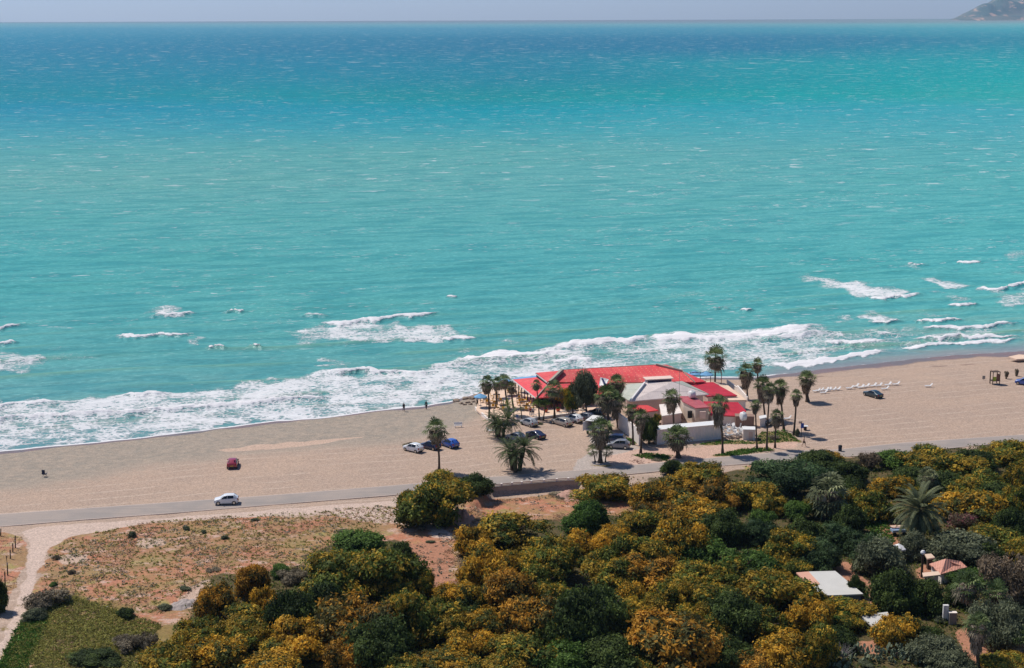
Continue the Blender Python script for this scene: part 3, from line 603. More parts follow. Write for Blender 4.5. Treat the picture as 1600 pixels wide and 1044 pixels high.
def tree(kind, cx, cy, w, h, label=None, sq=1.0, tall=1.0):
    """crown centre and size in photograph pixels; base on the ground under it"""
    g = at(cx, cy); s = ppm(g)
    rad = w / 2 / s; ch = h / s / .97 * tall
    for _ in range(3):
        c = at(cx, cy, G0 + ch * .52); s = ppm(c); rad = w / 2 / s
        ch = max((h / s - 2 * rad * .22 * .9) / .97, rad * .75) * tall * 1.14
    base = Vector((c.x, c.y, gz(c)))
    nm, look, _ = KINDS[kind]
    r = thing(nm, label or look, nm.split('_')[-1] if nm.split('_')[-1] in ('tree', 'bush', 'shrub') else 'tree', base, rnd.uniform(0, 6.28))
    r['group'] = {'acacia_tree': 'flowering acacias of the thicket', 'broadleaf_tree': 'dark green trees of the thicket', 'leafy_bush': 'fresh green bushes', 'olive_tree': 'grey-green garden trees',
                  'mastic_tree': 'domed mastic trees', 'bare_tree': 'thinly leafed brown trees', 'dry_shrub': 'dry shrubs'}[nm]
    cm = bpy.data.objects.new('crown', crowns(kind)[rnd.randrange(4)]); COL.objects.link(cm); cm.parent = r
    rad *= 1.08; cm.scale = (rad * rnd.uniform(.97, 1.14), rad * rnd.uniform(.97, 1.14) * sq, ch)
    tk = bpy.data.objects.new('trunk', TRUNKS[rnd.randrange(3)]); COL.objects.link(tk); tk.parent = r; tk.scale = (rad, rad, ch)
    TREES.append((r, kind, cx, cy, label)); return r
# ---- fan palms
FAN = leaf_mat('fan_palm_leaf', (.045, .085, .02), (.21, .26, .11), (.36, .31, .22), .5, trans=.38); DEADF = leaf_mat('dead_palm_leaf', (.17, .125, .08), (.48, .39, .29), trans=.35)
FEATH = leaf_mat('date_palm_leaf', (.04, .062, .025), (.12, .15, .06), trans=.35); FEATHY = leaf_mat('young_palm_leaf', (.07, .12, .02), (.15, .20, .04), trans=.15)
GREYF = leaf_mat('silvery_palm_leaf', (.07, .085, .04), (.24, .255, .13), trans=.3)
def fan_crown(seed, n=42, lo=-25, hi=85, size=1.0, mat=None, dead=False, wind=0.0):
    """fan leaves on stalks round a bud at the origin; each leaf a pleated fan of ribs with drooping tips. Unit: leaf reaches 1"""
    rg = random.Random(seed); V = []; T = []; OLD = []
    for i in range(n):
        old = .9 * min(1, max(0, (rg.uniform(.30, .5) - (i + .5) / n) * 6)); az = i * 2.39996 + rg.uniform(-.3, .3); el = R(lo + (hi - lo) * ((i + .5) / n) ** .9 + rg.uniform(-8, 8))
        d = Vector((math.cos(az) * math.cos(el) + wind * .35, math.sin(az) * math.cos(el), math.sin(el))).normalized()
        side = d.cross(Vector((0, 0, 1))); side = side.normalized() if side.length > .1 else Vector((1, 0, 0)); up = side.cross(d)
        stalk = .56 * size * rg.uniform(.7, 1.15); L = .50 * size * rg.uniform(.8, 1.2)
        q = d * stalk + Vector((0, 0, -.05 * stalk)); tn = rg.uniform(0, 1) * (.5 if el < 0.2 else 1)
        V += [Vector((0, 0, 0)) - side * .012, Vector((0, 0, 0)) + side * .012, q + side * .012, q - side * .012]; T.append(.4)
        nb = 9; dr = rg.uniform(.08, .55)
        for k in range(nb):
            a = (k / (nb - 1) - .5) * R(165); dd = (d * math.cos(a) + side * math.sin(a) + up * (.10 * (k % 2))).normalized()
            e1 = q + dd * L * .62; e2 = q + dd * L * rg.uniform(.9, 1.08) - Vector((0, 0, L * dr))
            pw = side * math.cos(a) - d * math.sin(a); wd = L * .085; e2 = e2 + up * L * rg.uniform(-.12, .12)
            V += [q, e1 + pw * wd, e2, e1 - pw * wd]; T.append(min(1, max(0, tn + rg.uniform(-.15, .15)))); OLD += [old] * (1 + (k == 0))
    V = np.array([tuple(v) for v in V]); T = np.array(T)
    return quadmesh('crown', V, [mat or FAN], T, np.array(OLD))
def skirt_mesh(seed, n=70, mat=None):
    """dead leaves hanging down the stem: z 0 at the bud to -1, radius about .5 at the top"""
    rg = random.Random(seed); V = []; T = []
    for i in range(n):
        az = rg.uniform(0, 6.283); z0 = -rg.uniform(0, .62) ** 1.2; rad = (.44 + .20 * rg.random()) * (1 + z0 * .9)
        d = Vector((math.cos(az), math.sin(az), 0)); side = Vector((-d.y, d.x, 0))
        p = Vector((0, 0, z0)) + d * .06; q = Vector((0, 0, z0 + .04)) + d * rad * .8; tn = rg.random()
        V += [p - side * .02, p + side * .02, q + side * .02, q - side * .02]; T.append(tn)
        for k in range(6):
            a = (k / 5 - .5) * 2.2; dn = Vector((0, 0, -1)) * math.cos(a) + side * math.sin(a) + d * rg.uniform(-.15, .2)
            e = q + dn * rg.uniform(.22, .36); pw = (side * math.cos(a) + Vector((0, 0, 1)) * math.sin(a)) * .05
            V += [q, (q + e) / 2 + pw, e, (q + e) / 2 - pw]; T.append(min(1, max(0, tn + rg.uniform(-.2, .2))))
    return quadmesh('dead_frond_skirt', np.array([tuple(v) for v in V]), [mat or DEADF], np.array(T), np.zeros(len(T)))
FANS = [fan_crown(11, 31, -62, 86), fan_crown(12, 26, -58, 80, wind=-.4), fan_crown(13, 34, -66, 88), fan_crown(14, 28, -60, 82, wind=.35)]
FANB = [fan_crown(21, 44, -40, 88), fan_crown(22, 40, -45, 88)]; FANY = [fan_crown(31, 22, -5, 80, mat=FEATHY), fan_crown(32, 20, 0, 80, mat=FEATHY)]
FANG = [fan_crown(41, 40, -55, 85, mat=GREYF)]; SKIRTS = [skirt_mesh(5, 80), skirt_mesh(6, 60), skirt_mesh(7, 100)]
def mobj(name, me, parent, loc=(0, 0, 0), sc=1.0, rz=0.0):
    o = bpy.data.objects.new(name, me); COL.objects.link(o); o.parent = parent; o.location = loc; o.scale = (sc,) * 3 if not isinstance(sc, tuple) else sc
    o.rotation_euler = (0, 0, rz); return o
def palm_trunk(top, rad, parent, seed):
    r_ = random.Random(seed); n = 14; pts = []; rr = []
    bow = Vector((r_.uniform(-.03, .03), r_.uniform(-.03, .03), 0)) * top.z
    for i in range(n + 1):
        f = i / n; pts.append(Vector((top.x * f, top.y * f, top.z * f)) + bow * math.sin(f * math.pi)); rr.append(rad * (1.45 - .55 * min(1, f * 6)) * (1 - .25 * f) * (1 + .07 * (i % 2)))
    pts[0].z = -.2; b = MB(); b.tube(pts, rr, 9); return b.build('trunk', PALMBARK, parent)
def fan_palm(bx, by, cx, cy, w, label, skirt=1.0, bank=None, dead=True, rad=.20, group='fan palms around the beach restaurant', z=None):
    """base and crown centre in photograph pixels, w: crown width in pixels"""
    g = gat(bx, by) if z is None else at(bx, by, z); s = ppm(g)
    h = (by - cy) / s / .965; dx = (cx - bx) / s; R0 = w / 2 / s / .92
    r = thing('fan_palm', label, 'palm tree', g, 0, group)
    top = Vector((dx, rnd.uniform(-.2, .2), h)); palm_trunk(top, rad, r, bx)
    bank = bank or FANS
    mobj('crown', bank[rnd.randrange(len(bank))], r, top, R0, rnd.uniform(0, 6.28))
    if dead and skirt > 0:
        sl = skirt * R0; mobj('dead_frond_skirt', SKIRTS[rnd.randrange(3)], r, top + Vector((0, 0, .05)), (R0 * 1.05, R0 * 1.05, sl * 1.5), rnd.uniform(0, 6.28))
    return r
# ---- feather palms
def frond_crown(seed, n=46, lo=-35, hi=80, mat=None, arch=.55, leafl=.20, npair=22):
    rg = random.Random(seed); V = []; T = []
    for i in range(n):
        az = i * 2.39996 + rg.uniform(-.2, .2); el = R(lo + (hi - lo) * (i + .5) / n + rg.uniform(-6, 6)); L = rg.uniform(.85, 1.1)
        hd = Vector((math.cos(az), math.sin(az), 0)); side = Vector((-hd.y, hd.x, 0)); tn = rg.uniform(.1, .9)
        pts = []; p = Vector((0, 0, 0)); e = el; m = 10
        for k in range(m + 1):
            pts.append(p.copy()); p = p + (hd * math.cos(e) + Vector((0, 0, math.sin(e)))) * L / m; e -= arch * 2.0 / m * (.6 + .9 * k / m)
        for k in range(m):
            V += [pts[k] - side * .012, pts[k] + side * .012, pts[k + 1] + side * .008, pts[k + 1] - side * .008]; T.append(.7)
        for k in range(npair):
            f = .15 + .85 * k / npair; j = min(m - 1, int(f * m)); q = pts[j].lerp(pts[j + 1], f * m - j); tg = (pts[j + 1] - pts[j]).normalized(); nr = side.cross(tg)
            ll = leafl * (1 - .75 * abs(f - .4) ** 1.3 * 1.5) * rg.uniform(.85, 1.1)
            for sg in (-1, 1):
                d = (tg * .75 + side * sg * .8 + nr * (-.25 if nr.z > 0 else .25) + Vector((0, 0, .12))).normalized(); tip = q + d * ll - Vector((0, 0, .04 * ll)); wv = tg * .02
                V += [q - wv * .5, q + wv * .5, q.lerp(tip, .6) + wv, tip]; T.append(min(1, max(0, tn + rg.uniform(-.15, .2))))
    return quadmesh('crown', np.array([tuple(v) for v in V]), [mat or FEATH], np.array(T), np.zeros(len(T)))
FROND = [frond_crown(51), frond_crown(52, 40)]; FRONDB = [frond_crown(53, 84, -50, 85, GREYF, .6, .17, 26)]; FRONDY = [frond_crown(54, 20, 0, 80, FEATHY, .6, .22, 16), frond_crown(55, 18, 10, 80, GREYF, .7, .2, 14)]
def feather_palm(bx, by, cx, cy, w, label, bank=None, stems=1, rad=.22, group='feather palms'):
    g = gat(bx, by); s = ppm(g); h = (by - cy) / s / .965; R0 = w / 2 / s / .98; bank = bank or FROND
    r = thing('feather_palm', label, 'palm tree', g, 0, group)
    for k in range(stems):
        a = k * 2.1 + .4; off = Vector((math.cos(a), math.sin(a), 0)) * (.18 * R0 if stems > 1 else 0)
        top = Vector(((cx - bx) / s, 0, h * (1 - .28 * k / max(1, stems)))) + off * 2.4
        b = MB(); b.tube([off + Vector((0, 0, -.2)), off * 1.6 + Vector((0, 0, top.z * .5)), top], [rad * 1.3, rad, rad * 1.1], 9); b.build('trunk', PALMBARK, r)
        mobj('crown', bank[(k + int(bx)) % len(bank)], r, top, R0 * (1 if k == 0 else .8), rnd.uniform(0, 6.28))
    return r
# ================================================================== planting (crown centre x, y, width, height in photograph pixels)
TL = '''M 672 778 108 86 big olive and gold bush alone beside the coast road
D 742 756 46 36 bright dark green bush tucked behind the lone roadside bush
M 637 776 36 36 small olive bush leaning on the left flank of the lone roadside bush
Y 694 748 60 40 gold-tipped upper lobe of the lone roadside bush, a bush of its own
N 338 935 62 62
N 392 906 58 62
U 455 898 40 26
L 438 890 30 24
G 415 935 42 52
D 452 952 70 84
M 372 966 80 52
L 556 846 88 44 fresh green crown topping the left thicket beside the dry clearing
M 528 892 110 82
M 604 888 108 90
D 628 862 44 44
N 552 962 130 96
G 470 990 90 72
M 640 958 84 90
D 505 935 70 70
Y 305 992 84 66
Y 262 1030 92 66
G 345 1018 96 70
Y 392 988 74 56
G 430 1040 106 60
N 540 1022 66 62
D 592 1004 90 90
M 622 1046 84 60
G 690 1036 96 56
M 690 972 88 66
D 722 950 46 36
G 726 1003 80 60
G 744 842 60 58
M 798 826 112 50
M 862 866 88 78
G 762 884 84 84
G 716 928 66 56
N 790 920 86 80
M 846 905 66 60
G 910 846 66 58
L 900 818 50 36
L 922 806 56 52 round green bush with gold tips alone in the dry grass strip
G 962 832 56 40
M 990 858 76 72
N 832 962 98 84
G 768 972 74 60
D 902 958 104 112
D 946 948 92 90
M 958 896 84 60
N 1004 886 92 58
M 822 1014 104 66
M 726 1042 84 50
L 880 1024 84 60
Y 792 1040 84 52
G 986 930 56 56
N 1054 998 138 104 huge orange-brown acacia with a broad open crown near the bottom edge
D 962 1020 92 64
M 1012 1042 70 40
D 1146 958 84 76
M 1110 928 80 56
Y 1076 900 90 58
Y 1210 916 112 78 rounded yellow-green acacia touching the white-roofed shed
M 1196 972 70 56
G 1228 1012 92 72
N 1180 1034 80 50
G 1264 956 66 64
M 1274 1004 70 76
D 1140 1020 64 56
L 1092 858 74 54
L 1164 876 84 58
M 1228 852 80 66
P 1184 828 66 48
D 1130 820 60 56
G 1060 840 80 82
M 1004 812 72 48
Y 946 756 92 48 yellow-green acacia mound at the edge of the coast road
G 1012 772 64 52
G 1052 764 80 54
Y 1092 738 74 44
D 1050 728 34 28
N 1122 768 60 56
G 1080 796 96 58
M 1160 768 76 50
N 1030 802 60 50
P 1242 740 116 72 broad dark green domed tree beside the coast road, widest of the domes
D 1276 714 56 30
G 1296 712 34 22
D 1326 734 56 44
M 1206 784 54 42
L 1244 796 44 34
B 1358 718 30 30
L 1394 714 62 36
M 1440 712 84 38
M 1484 722 86 46
D 1520 716 60 42
Y 1572 704 74 44 gold-topped acacia against the road in the far right corner
M 1592 740 54 56
M 1542 752 78 50
D 1336 770 50 50
G 1400 756 58 40
M 1356 786 62 54
D 1470 755 60 50
G 1526 786 108 64
Y 1496 770 70 46
M 1592 780 46 56
B 1504 816 40 36
M 1544 836 84 52
D 1572 812 60 60
Y 1592 858 48 44
O 1498 852 104 56
O 1430 850 50 46
P 1348 846 60 48
P 1304 832 66 50
O 1374 868 74 68
D 1330 806 52 54
D 1258 826 60 52
P 1280 862 66 56
D 1396 918 66 74
D 1446 928 64 66
L 1512 900 56 30
B 1572 900 84 84 pinkish brown half-bare tree with pink blossom tips
O 1572 968 76 90
G 1404 982 78 62
O 1462 1008 70 52
D 1448 992 50 42
O 1486 1030 66 40
Y 1576 1036 78 36
O 1252 1040 56 24
M 1320 968 50 36
D 1310 995 56 40
L 1310 965 40 34
M 1112 986 60 50
M 1010 950 70 60
M 860 935 70 64
M 800 880 60 50
M 660 910 40 50
M 940 868 60 40
M 1040 930 70 60
L 1190 810 40 34
M 1288 790 50 40
D 1420 740 50 36
D 1180 900 60 46
M 1440 812 40 30
D 1340 912 30 40
M 1240 880 50 34
D 1000 1010 60 60
M 760 930 44 50
M 690 940 50 40
M 450 1010 80 50
M 870 995 70 60
M 1090 960 60 60
M 1140 890 60 50
D 1310 760 50 40
M 1440 770 40 36
D 1560 770 60 40
D 1540 860 60 44
D 1350 880 30 30
M 1306 948 86 40
Y 1268 935 40 40
D 1500 925 40 40'''
for ln in TL.split('\n'):
    q = ln.split(); tree(q[0], *map(float, q[1:5]), ' '.join(q[5:]) or None)
LAND = [('white-roofed shed', 1297, 910), ('big date palm', 1433, 795), ('terracotta roof', 1480, 884), ('broad domed tree', 1242, 740), ('low roadside wall', 835, 757), ('dry clearing', 690, 890),
        ('huge orange-brown acacia', 1054, 998), ('leftmost orange acacia', 338, 935), ('lone strip bush', 922, 806), ('roadside gold mound', 946, 756), ('panel-roofed lean-to', 1370, 968), ('white gate pillar', 1482, 955)]
ORD = ['nearest', 'second', 'third', 'fourth', 'fifth', 'sixth', 'seventh', 'eighth', 'ninth', 'tenth', 'eleventh', 'twelfth']
slots = {}
for r, k, x, y, lab in TREES:
    if lab: continue
    best = min(LAND, key=lambda l: math.hypot(l[1] - x, (l[2] - y) * 1.4))
    if (x, y) == (338, 935): r['label'] = 'leftmost orange-brown acacia, at the tip of the thicket by the scrub'; continue
    dx, dy = x - best[1], y - best[2]
    side = ('on the right of' if dx > 0 else 'on the left of') if abs(dx) > abs(dy) * 1.2 else ('in front of' if dy > 0 else 'behind')
    slots.setdefault((k, best[0], side), []).append((math.hypot(dx, dy), r))
for (k, l, side), v in slots.items():
    for i, (d, r) in enumerate(sorted(v, key=lambda q: q[0])):
        r['label'] = '%s, %s%s the %s' % (KINDS[k][1], '' if len(v) == 1 else ORD[i] + (' one ' if i else ' '), side, l)
# ---- fan palms round the restaurant
fan_palm(686, 737, 682, 672, 42, 'fan palm standing alone behind the lone roadside bush', .95, [FANS[0]])
fan_palm(764, 657, 761, 600, 29, 'fan palm at the left end of the terrace, the leftmost there', 1.0)
fan_palm(775, 641, 777, 600, 24, 'fan palm just right of the leftmost terrace palm', .9)
fan_palm(795, 648, 788, 596, 25, 'slim fan palm in front of the yellow terrace chairs, red roof behind its tip', .9)
fan_palm(803, 640, 799, 606, 20, 'ragged fan palm touching the corner of the left red roof', .9)
fan_palm(843, 655, 838, 602, 20, 'thin windblown fan palm against the left red roof', .8, [FANS[1]], rad=.13)
fan_palm(866, 654, 864, 610, 36, 'spreading fan palm in front of the right half of the left red roof', .6, [FANS[1]])
fan_palm(842, 656, 841, 634, 24, 'young yellow-green fan palm behind the parked silver hatchback, left of two', 0, FANY, False, .14, 'young fan palms')
fan_palm(849, 657, 853, 634, 24, 'young yellow-green fan palm behind the parked silver hatchback, right of two', 0, FANY, False, .14, 'young fan palms')
fan_palm(964, 652, 963, 600, 31, 'tall fan palm at the left corner of the white hipped roof', .9, [FANS[2]])
fan_palm(954, 672, 947, 622, 42, 'bushy fan palm below the tall one left of the white roof', 1.0, [FANS[2]], rad=.28)
fan_palm(966, 668, 962, 630, 36, 'fan palm crowding the left corner of the white compound wall', 1.2, [FANS[0]])
fan_palm(938, 723, 938, 672, 44, 'stout fan palm at the car park exit beside the dark blue car', 1.2, [FANS[2]], rad=.34)
fan_palm(930, 722, 926, 704, 22, 'stemless young fan palm at the foot of the stout palm, left side', 0, [FANS[3]], False, .12, 'young fan palms')
fan_palm(946, 722, 948, 705, 22, 'stemless young fan palm at the foot of the stout palm, right side', 0, [FANS[3]], False, .12, 'young fan palms')
fan_palm(989, 695, 985, 642, 26, 'slender fan palm in front of the compound wall, left of two', 1.2)
fan_palm(1001, 708, 1000, 652, 28, 'slender fan palm in front of the compound wall, right of two', 1.7)
fan_palm(1053, 672, 1048, 622, 33, 'fan palm rising behind the white container', 1.3, [FANS[3]])
fan_palm(1060, 715, 1058, 684, 46, 'short thick leafy fan palm in front of the white container', .9, FANB, rad=.42)
fan_palm(1117, 603, 1117, 560, 40, 'fan palm beyond the flat red roof, its crown against the surf', .95, [FANS[2]])
fan_palm(1129, 709, 1121, 632, 36, 'tall fan palm with a long brown skirt before the sunbed heap', 2.0, [FANS[1]])
fan_palm(1168, 624, 1164, 582, 33, 'full fan palm behind the concrete tank block, left of the seaside pair', 1.4, [FANS[0]])
fan_palm(1186, 610, 1182, 570, 23, 'smaller fan palm of the seaside pair, on the right', 1.0)
fan_palm(1196, 655, 1190, 602, 32, 'fan palm above the small white end wall', 1.5, [FANS[2]])
fan_palm(1183, 703, 1178, 633, 20, 'thin fan palm beside the white cube hut', 1.3, [FANS[3]], rad=.16)
fan_palm(1198, 704, 1200, 610, 26, 'tallest dark-stemmed fan palm of the right-hand row', 1.5, [FANS[0]], rad=.17)
fan_palm(1211, 700, 1212, 650, 24, 'low fan palm between the tallest stem and the leaning one', 1.6, [FANS[2]], rad=.17)
fan_palm(1225, 672, 1217, 607, 29, 'fan palm with a thick skirt near the beach tables', 1.7, [FANS[2]])
fan_palm(1240, 680, 1242, 618, 22, 'last fan palm of the row beside the open sand', 1.4, [FANS[1]])
fan_palm(1262, 628, 1259, 594, 31, 'short bushy fan palm alone on the beach near the loungers', 1.25, FANB, rad=.36)
# ---- palms of the garden
fan_palm(1293, 812, 1293, 772, 72, 'big silvery fan palm in the thicket left of the date palm', .9, FANG, rad=.3, group='garden palms')
fan_palm(1450, 782, 1448, 746, 36, 'small silvery fan palm behind the big date palm', .9, FANG, rad=.25, group='garden palms')
feather_palm(1434, 852, 1433, 796, 100, 'big silvery date palm with arching fronds amid the thicket', FRONDB, 1, .38, 'garden palms')
fan_palm(1522, 978, 1508, 915, 52, 'fan palm right of the white gate pillar', .9, [FANS[2]], rad=.26, group='garden palms')
fan_palm(1556, 985, 1552, 928, 50, 'fan palm under the pinkish half-bare tree', .9, [FANS[0]], rad=.26, group='garden palms')
fan_palm(1530, 1050, 1524, 978, 46, 'tall skirted fan palm at the bottom edge by the bare earth', 1.7, [FANS[2]], rad=.24, group='garden palms')
fan_palm(1604, 1030, 1596, 1000, 44, 'fan palm cut by the right edge of the garden', .8, [FANS[0]], rad=.24, group='garden palms')
# ---- feather palms
feather_palm(781, 684, 782, 658, 54, 'clump of feather palms at the sandy edge of the car park', None, 3)
feather_palm(806, 736, 806, 702, 64, 'feather palm clump standing by the road, the nearest of the car park', None, 3, .3)
feather_palm(795, 655, 794, 634, 30, 'young feather palm in front of the terrace chairs', [FRONDY[0]], 1, .16)
feather_palm(803, 655, 803, 640, 16, 'sparse small feather palm by the blue parking sign, left of two', [FRONDY[1]], 1, .09)
feather_palm(815, 655, 814, 641, 20, 'sparse small feather palm by the blue parking sign, right of two', [FRONDY[1]], 1, .09)
# ---- trees of the restaurant front
def tall_tree(kind, bx, by, cx, cy, w, h, label, nm='feathery_tree', z=None):
    g = gat(bx, by); s = ppm(g); rad = w / 2 / s; ch = h / s * .95; zc = (by - cy) / s / .965 - ch * .5
    r = thing(nm, label, 'tree', g)
    mobj('crown', crowns(kind)[1], r, ((cx - bx) / s, 0, zc), (rad, rad, ch), 1.3)
    b = MB(); b.tube([(0, 0, -.2), ((cx - bx) / s * .3, 0, zc * .6), ((cx - bx) / s, 0, zc + ch * .5)], [.22, .17, .06], 8); b.build('trunk', BARK, r); return r
tall_tree('O', 918, 650, 912, 606, 42, 62, 'tall feathery grey-green tree in front of the big red roof')
tall_tree('Y', 896, 650, 893, 622, 32, 46, 'yellowish green tree left of the tall feathery tree', 'broadleaf_tree')
tall_tree('N', 878, 640, 879, 616, 24, 26, 'rust-coloured shrub against the dark restaurant front', 'broadleaf_tree')
tall_tree('D', 1014, 693, 1014, 668, 28, 48, 'dark ivy-like tree between the two slender palms and the container', 'broadleaf_tree')
tall_tree('M', 1025, 668, 1026, 654, 14, 22, 'small yellow-green tree against the courtyard wall', 'broadleaf_tree')
tall_tree('U', 1572, 592, 1572, 584, 7, 12, 'bare sapling right of the beach tower', 'sapling'); tall_tree('U', 1588, 588, 1588, 581, 6, 14, 'slender sapling farther right of the beach tower', 'sapling')
# ---- shrubs that stand apart on the scrub
SH = 'U 70 932 76 38 broad grey-brown thorny mound beside the gravel track|O 55 958 40 24 low olive shrub in the bend of the gravel track|D 148 1020 84 32 dark low shrub in the grass by the bottom edge|L 84 912 16 8 tiny fresh green tuft on the thorny mound|U 200 1000 60 30 brown dry shrub behind the dark low shrub|D 196 955 34 22 green shrub between the scrub and the ochre grass|U 228 1000 44 36 dry shrub leaning on the yellow acacia|D -2 930 34 66 dark clipped hedge end beside the gravel track|O 207 834 14 12 round grey shrub left of the bare orange circle|O 292 824 12 9 silvery shrub at the green patch|O 318 830 11 7 silvery shrub below the green patch|O 351 839 13 8 silvery shrub on the right of the green patch|O 288 918 20 9 grey shrub in front of the orange acacias|O 258 946 26 12 grey-green shrub by the rubble|U 88 870 14 9 grey tussock by the track bend|U 112 893 14 9 dark grey tussock in the middle of the stony scrub|U 333 888 24 9 grey shrub strip before the leftmost acacias|O 398 811 14 6 small shrub right of the gravel strip|U 535 829 22 12 grey shrub left of the pale gravel patch|O 640 815 16 9 grey-green bush at the heap of earth|U 658 824 20 10 dry bush beside the heap of earth|O 672 846 14 6 small tussock in the dry clearing|U 640 693 22 8 dry tuft behind the white parked hatchback|U 1210 682 22 9 dry tuft among the palm stems|O 1350 1034 30 14 grey bush at the bottom by the cactus|U 880 760 44 12 heap of cut dry branches behind the low wall|O 1246 676 10 14 dark shrub by the beach signpost|O 840 660 20 6 low clipped shrub behind the silver estate car|U 1028 716 22 6 dry weeds beside the short thick palm|O 1470 965 30 16 dark shrub below the white chairs|D 1395 944 36 24 dark shrub left of the white chairs'
for q in SH.split('|'):
    q = q.split(); k = q[0]; cx, cy, w_, h_ = map(float, q[1:5]); g = at(cx, cy + h_ * .4); s = ppm(g); g.z = gz(g)
    o = bpy.data.objects.new('shrub', crowns(k)[rnd.randrange(3)]); COL.objects.link(o); o.location = g; o.rotation_euler = (0, 0, rnd.uniform(0, 6))
    o.scale = (w_ / 2 / s, w_ / 2 / s * .8, max(.25, (h_ / s - .22 * w_ / s * .8) / .97)); tag(o, ' '.join(q[5:]), 'shrub', 'single shrubs on the open ground')
# ---- prickly pears and bare bush at the bottom right
CACT = plain('cactus_skin', (.17, .20, .12), .7, .3, 2.0); TWIG = plain('dry_twigs', (.34, .30, .28), .9, .2)
def cactus(cx, cy, w_, label):
    g = at(cx, cy); s = ppm(g); g.z = gz(g); r_ = random.Random(int(cx)); b = MB(); R0 = w_ / 2 / s
    r = thing('prickly_pear', label, 'cactus', g, 0, 'prickly pears at the bottom edge'); 
    for k in range(95):
        a = r_.uniform(0, 6.28); q = R0 * math.sqrt(r_.random()); z = r_.uniform(.15, 1.9) * (1 - .5 * (q / R0) ** 2)
        M = Matrix.Rotation(r_.uniform(0, 6.28), 3, 'Z') @ Matrix.Rotation(r_.uniform(-.7, .7), 3, 'X'); n = 10; hgt = r_.uniform(.32, .55); wd = hgt * .62
        ring = [Vector((math.cos(2 * math.pi * i / n) * wd / 2, 0, hgt / 2 + math.sin(2 * math.pi * i / n) * hgt / 2)) for i in range(n)]
        c = Vector((math.cos(a) * q, math.sin(a) * q * .8, z - .2)); vs = [c + M @ (p * 1.0 + Vector((0, s_ * .035, 0))) for s_ in (-1, 1) for p in ring]
        b.add(vs, [tuple(reversed(range(n))), tuple(range(n, 2 * n))] + [(i, (i + 1) % n, n + (i + 1) % n, n + i) for i in range(n)])
    b.build('foliage', CACT, r); b2 = MB(); b2.tube([(0, 0, -.1), (.05, 0, .8)], [.18, .12], 7); b2.build('stem', PALMBARK, r)  # all the flat cactus pads in one mesh
for cx, cy, w_, lab in [(1300, 1040, 60, 'prickly pear at the bottom edge below the bare bush'), (1352, 1030, 56, 'prickly pear clump left of the middle one'), (1400, 1030, 56, 'middle prickly pear clump under the thin orange tree'), (1442, 1034, 54, 'prickly pear clump nearest the tall skirted palm'), (1182, 735, 18, 'pale prickly pear beside the broad domed tree')]: cactus(cx, cy, w_, lab)
g = at(1317, 1032); b = MB(); r_ = random.Random(3)
for k in range(70):
    a = r_.uniform(0, 6.28); e = r_.uniform(.3, 1.5); L = r_.uniform(1.0, 2.0); d = Vector((math.cos(a) * math.cos(e), math.sin(a) * math.cos(e), math.sin(e))); m_ = d * L * .5 + Vector((r_.uniform(-.15, .15), r_.uniform(-.15, .15), 0))
    b.tube([(0, 0, 0), m_, d * L + Vector((r_.uniform(-.3, .3), 0, .1))], [.035, .022, .008], 4)
o = b.build('bare_bush', TWIG); o.location = g + Vector((0, 0, .4)); tag(o, 'leafless grey twiggy bush beside the prickly pears', 'bush')
# ---- ground cover nobody could count
def scatter(name, polys, n, mat, size, seed, label, zs=.5, asp=1.4, holes=(), up=.6, clump=0.0, leaves=9):
    rg = np.random.default_rng(seed); out = []
    for poly, share in polys:
        xs_, ys_ = zip(*poly); m = int(n * share); px_ = rg.uniform(min(xs_), max(xs_), m * 8); py_ = rg.uniform(max(min(ys_), 150), max(ys_), m * 8)
        k = inpoly(px_, py_, poly)
        for hq in holes: k &= ~inpoly(px_, py_, hq)
        k &= np.abs(px_) < .40 * py_
        if clump: k &= fbm(px_ * .22, py_ * .22, seed, 4) > clump
        out.append(np.stack([px_[k], py_[k]], -1)[:m])
    Q = np.concatenate(out); z = ground(Q[:, 0], Q[:, 1]); P = []; N = []; T = []
    for (x, y), zz in zip(Q, z):
        s = size * rg.uniform(.4, 1.5) ** 1.5; q = rg.normal(size=(leaves, 3)) * s * np.array([.9, .9, .32]); q[:, 2] = np.abs(q[:, 2]) + .03
        nn = rg.normal(size=(leaves, 3)); nn[:, 2] = np.abs(nn[:, 2]) * up + .2
        P.append(q + (x, y, zz)); N.append(nn / np.linalg.norm(nn, axis=1)[:, None]); T.append(np.clip(rg.uniform(.1, .9) + rg.normal(size=leaves) * .15, 0, 1))
    P = np.concatenate(P); N = np.concatenate(N); T = np.concatenate(T)
    me = quadmesh(name, leaf_quads(P, N, size * zs, rg, asp), [mat], T, np.zeros(len(T)))
    o = bpy.data.objects.new(name, me); COL.objects.link(o); o['kind'] = 'stuff'; return o
SCR1 = wpoly([(60, 950), (75, 870), (110, 840), (230, 815), (420, 803), (600, 790), (650, 800), (560, 840), (470, 890), (330, 905), (250, 960), (150, 950)])
SCR2 = wpoly([(690, 810), (745, 775), (905, 757), (985, 765), (1000, 800), (905, 815), (760, 815), (720, 830), (720, 930), (660, 920), (640, 850)])
GRS = wpoly([(8, 1044), (25, 1000), (50, 945), (110, 930), (170, 950), (250, 975), (230, 1060), (0, 1090)])
SCRUBM = leaf_mat('scrub_leaf', (.20, .19, .14), (.42, .38, .29)); DRYG = leaf_mat('dry_grass', (.34, .20, .12), (.54, .37, .23), trans=.2); OCHG = leaf_mat('ochre_grass', (.15, .14, .035), (.32, .30, .07), trans=.3); GRNG = leaf_mat('green_grass', (.07, .16, .02), (.11, .21, .03), trans=.15)
scatter('scrub_tufts', [(SCR1, .7), (SCR2, .3)], 750, SCRUBM, .20, 3, '', .8, clump=.52, leaves=10, up=2.0)
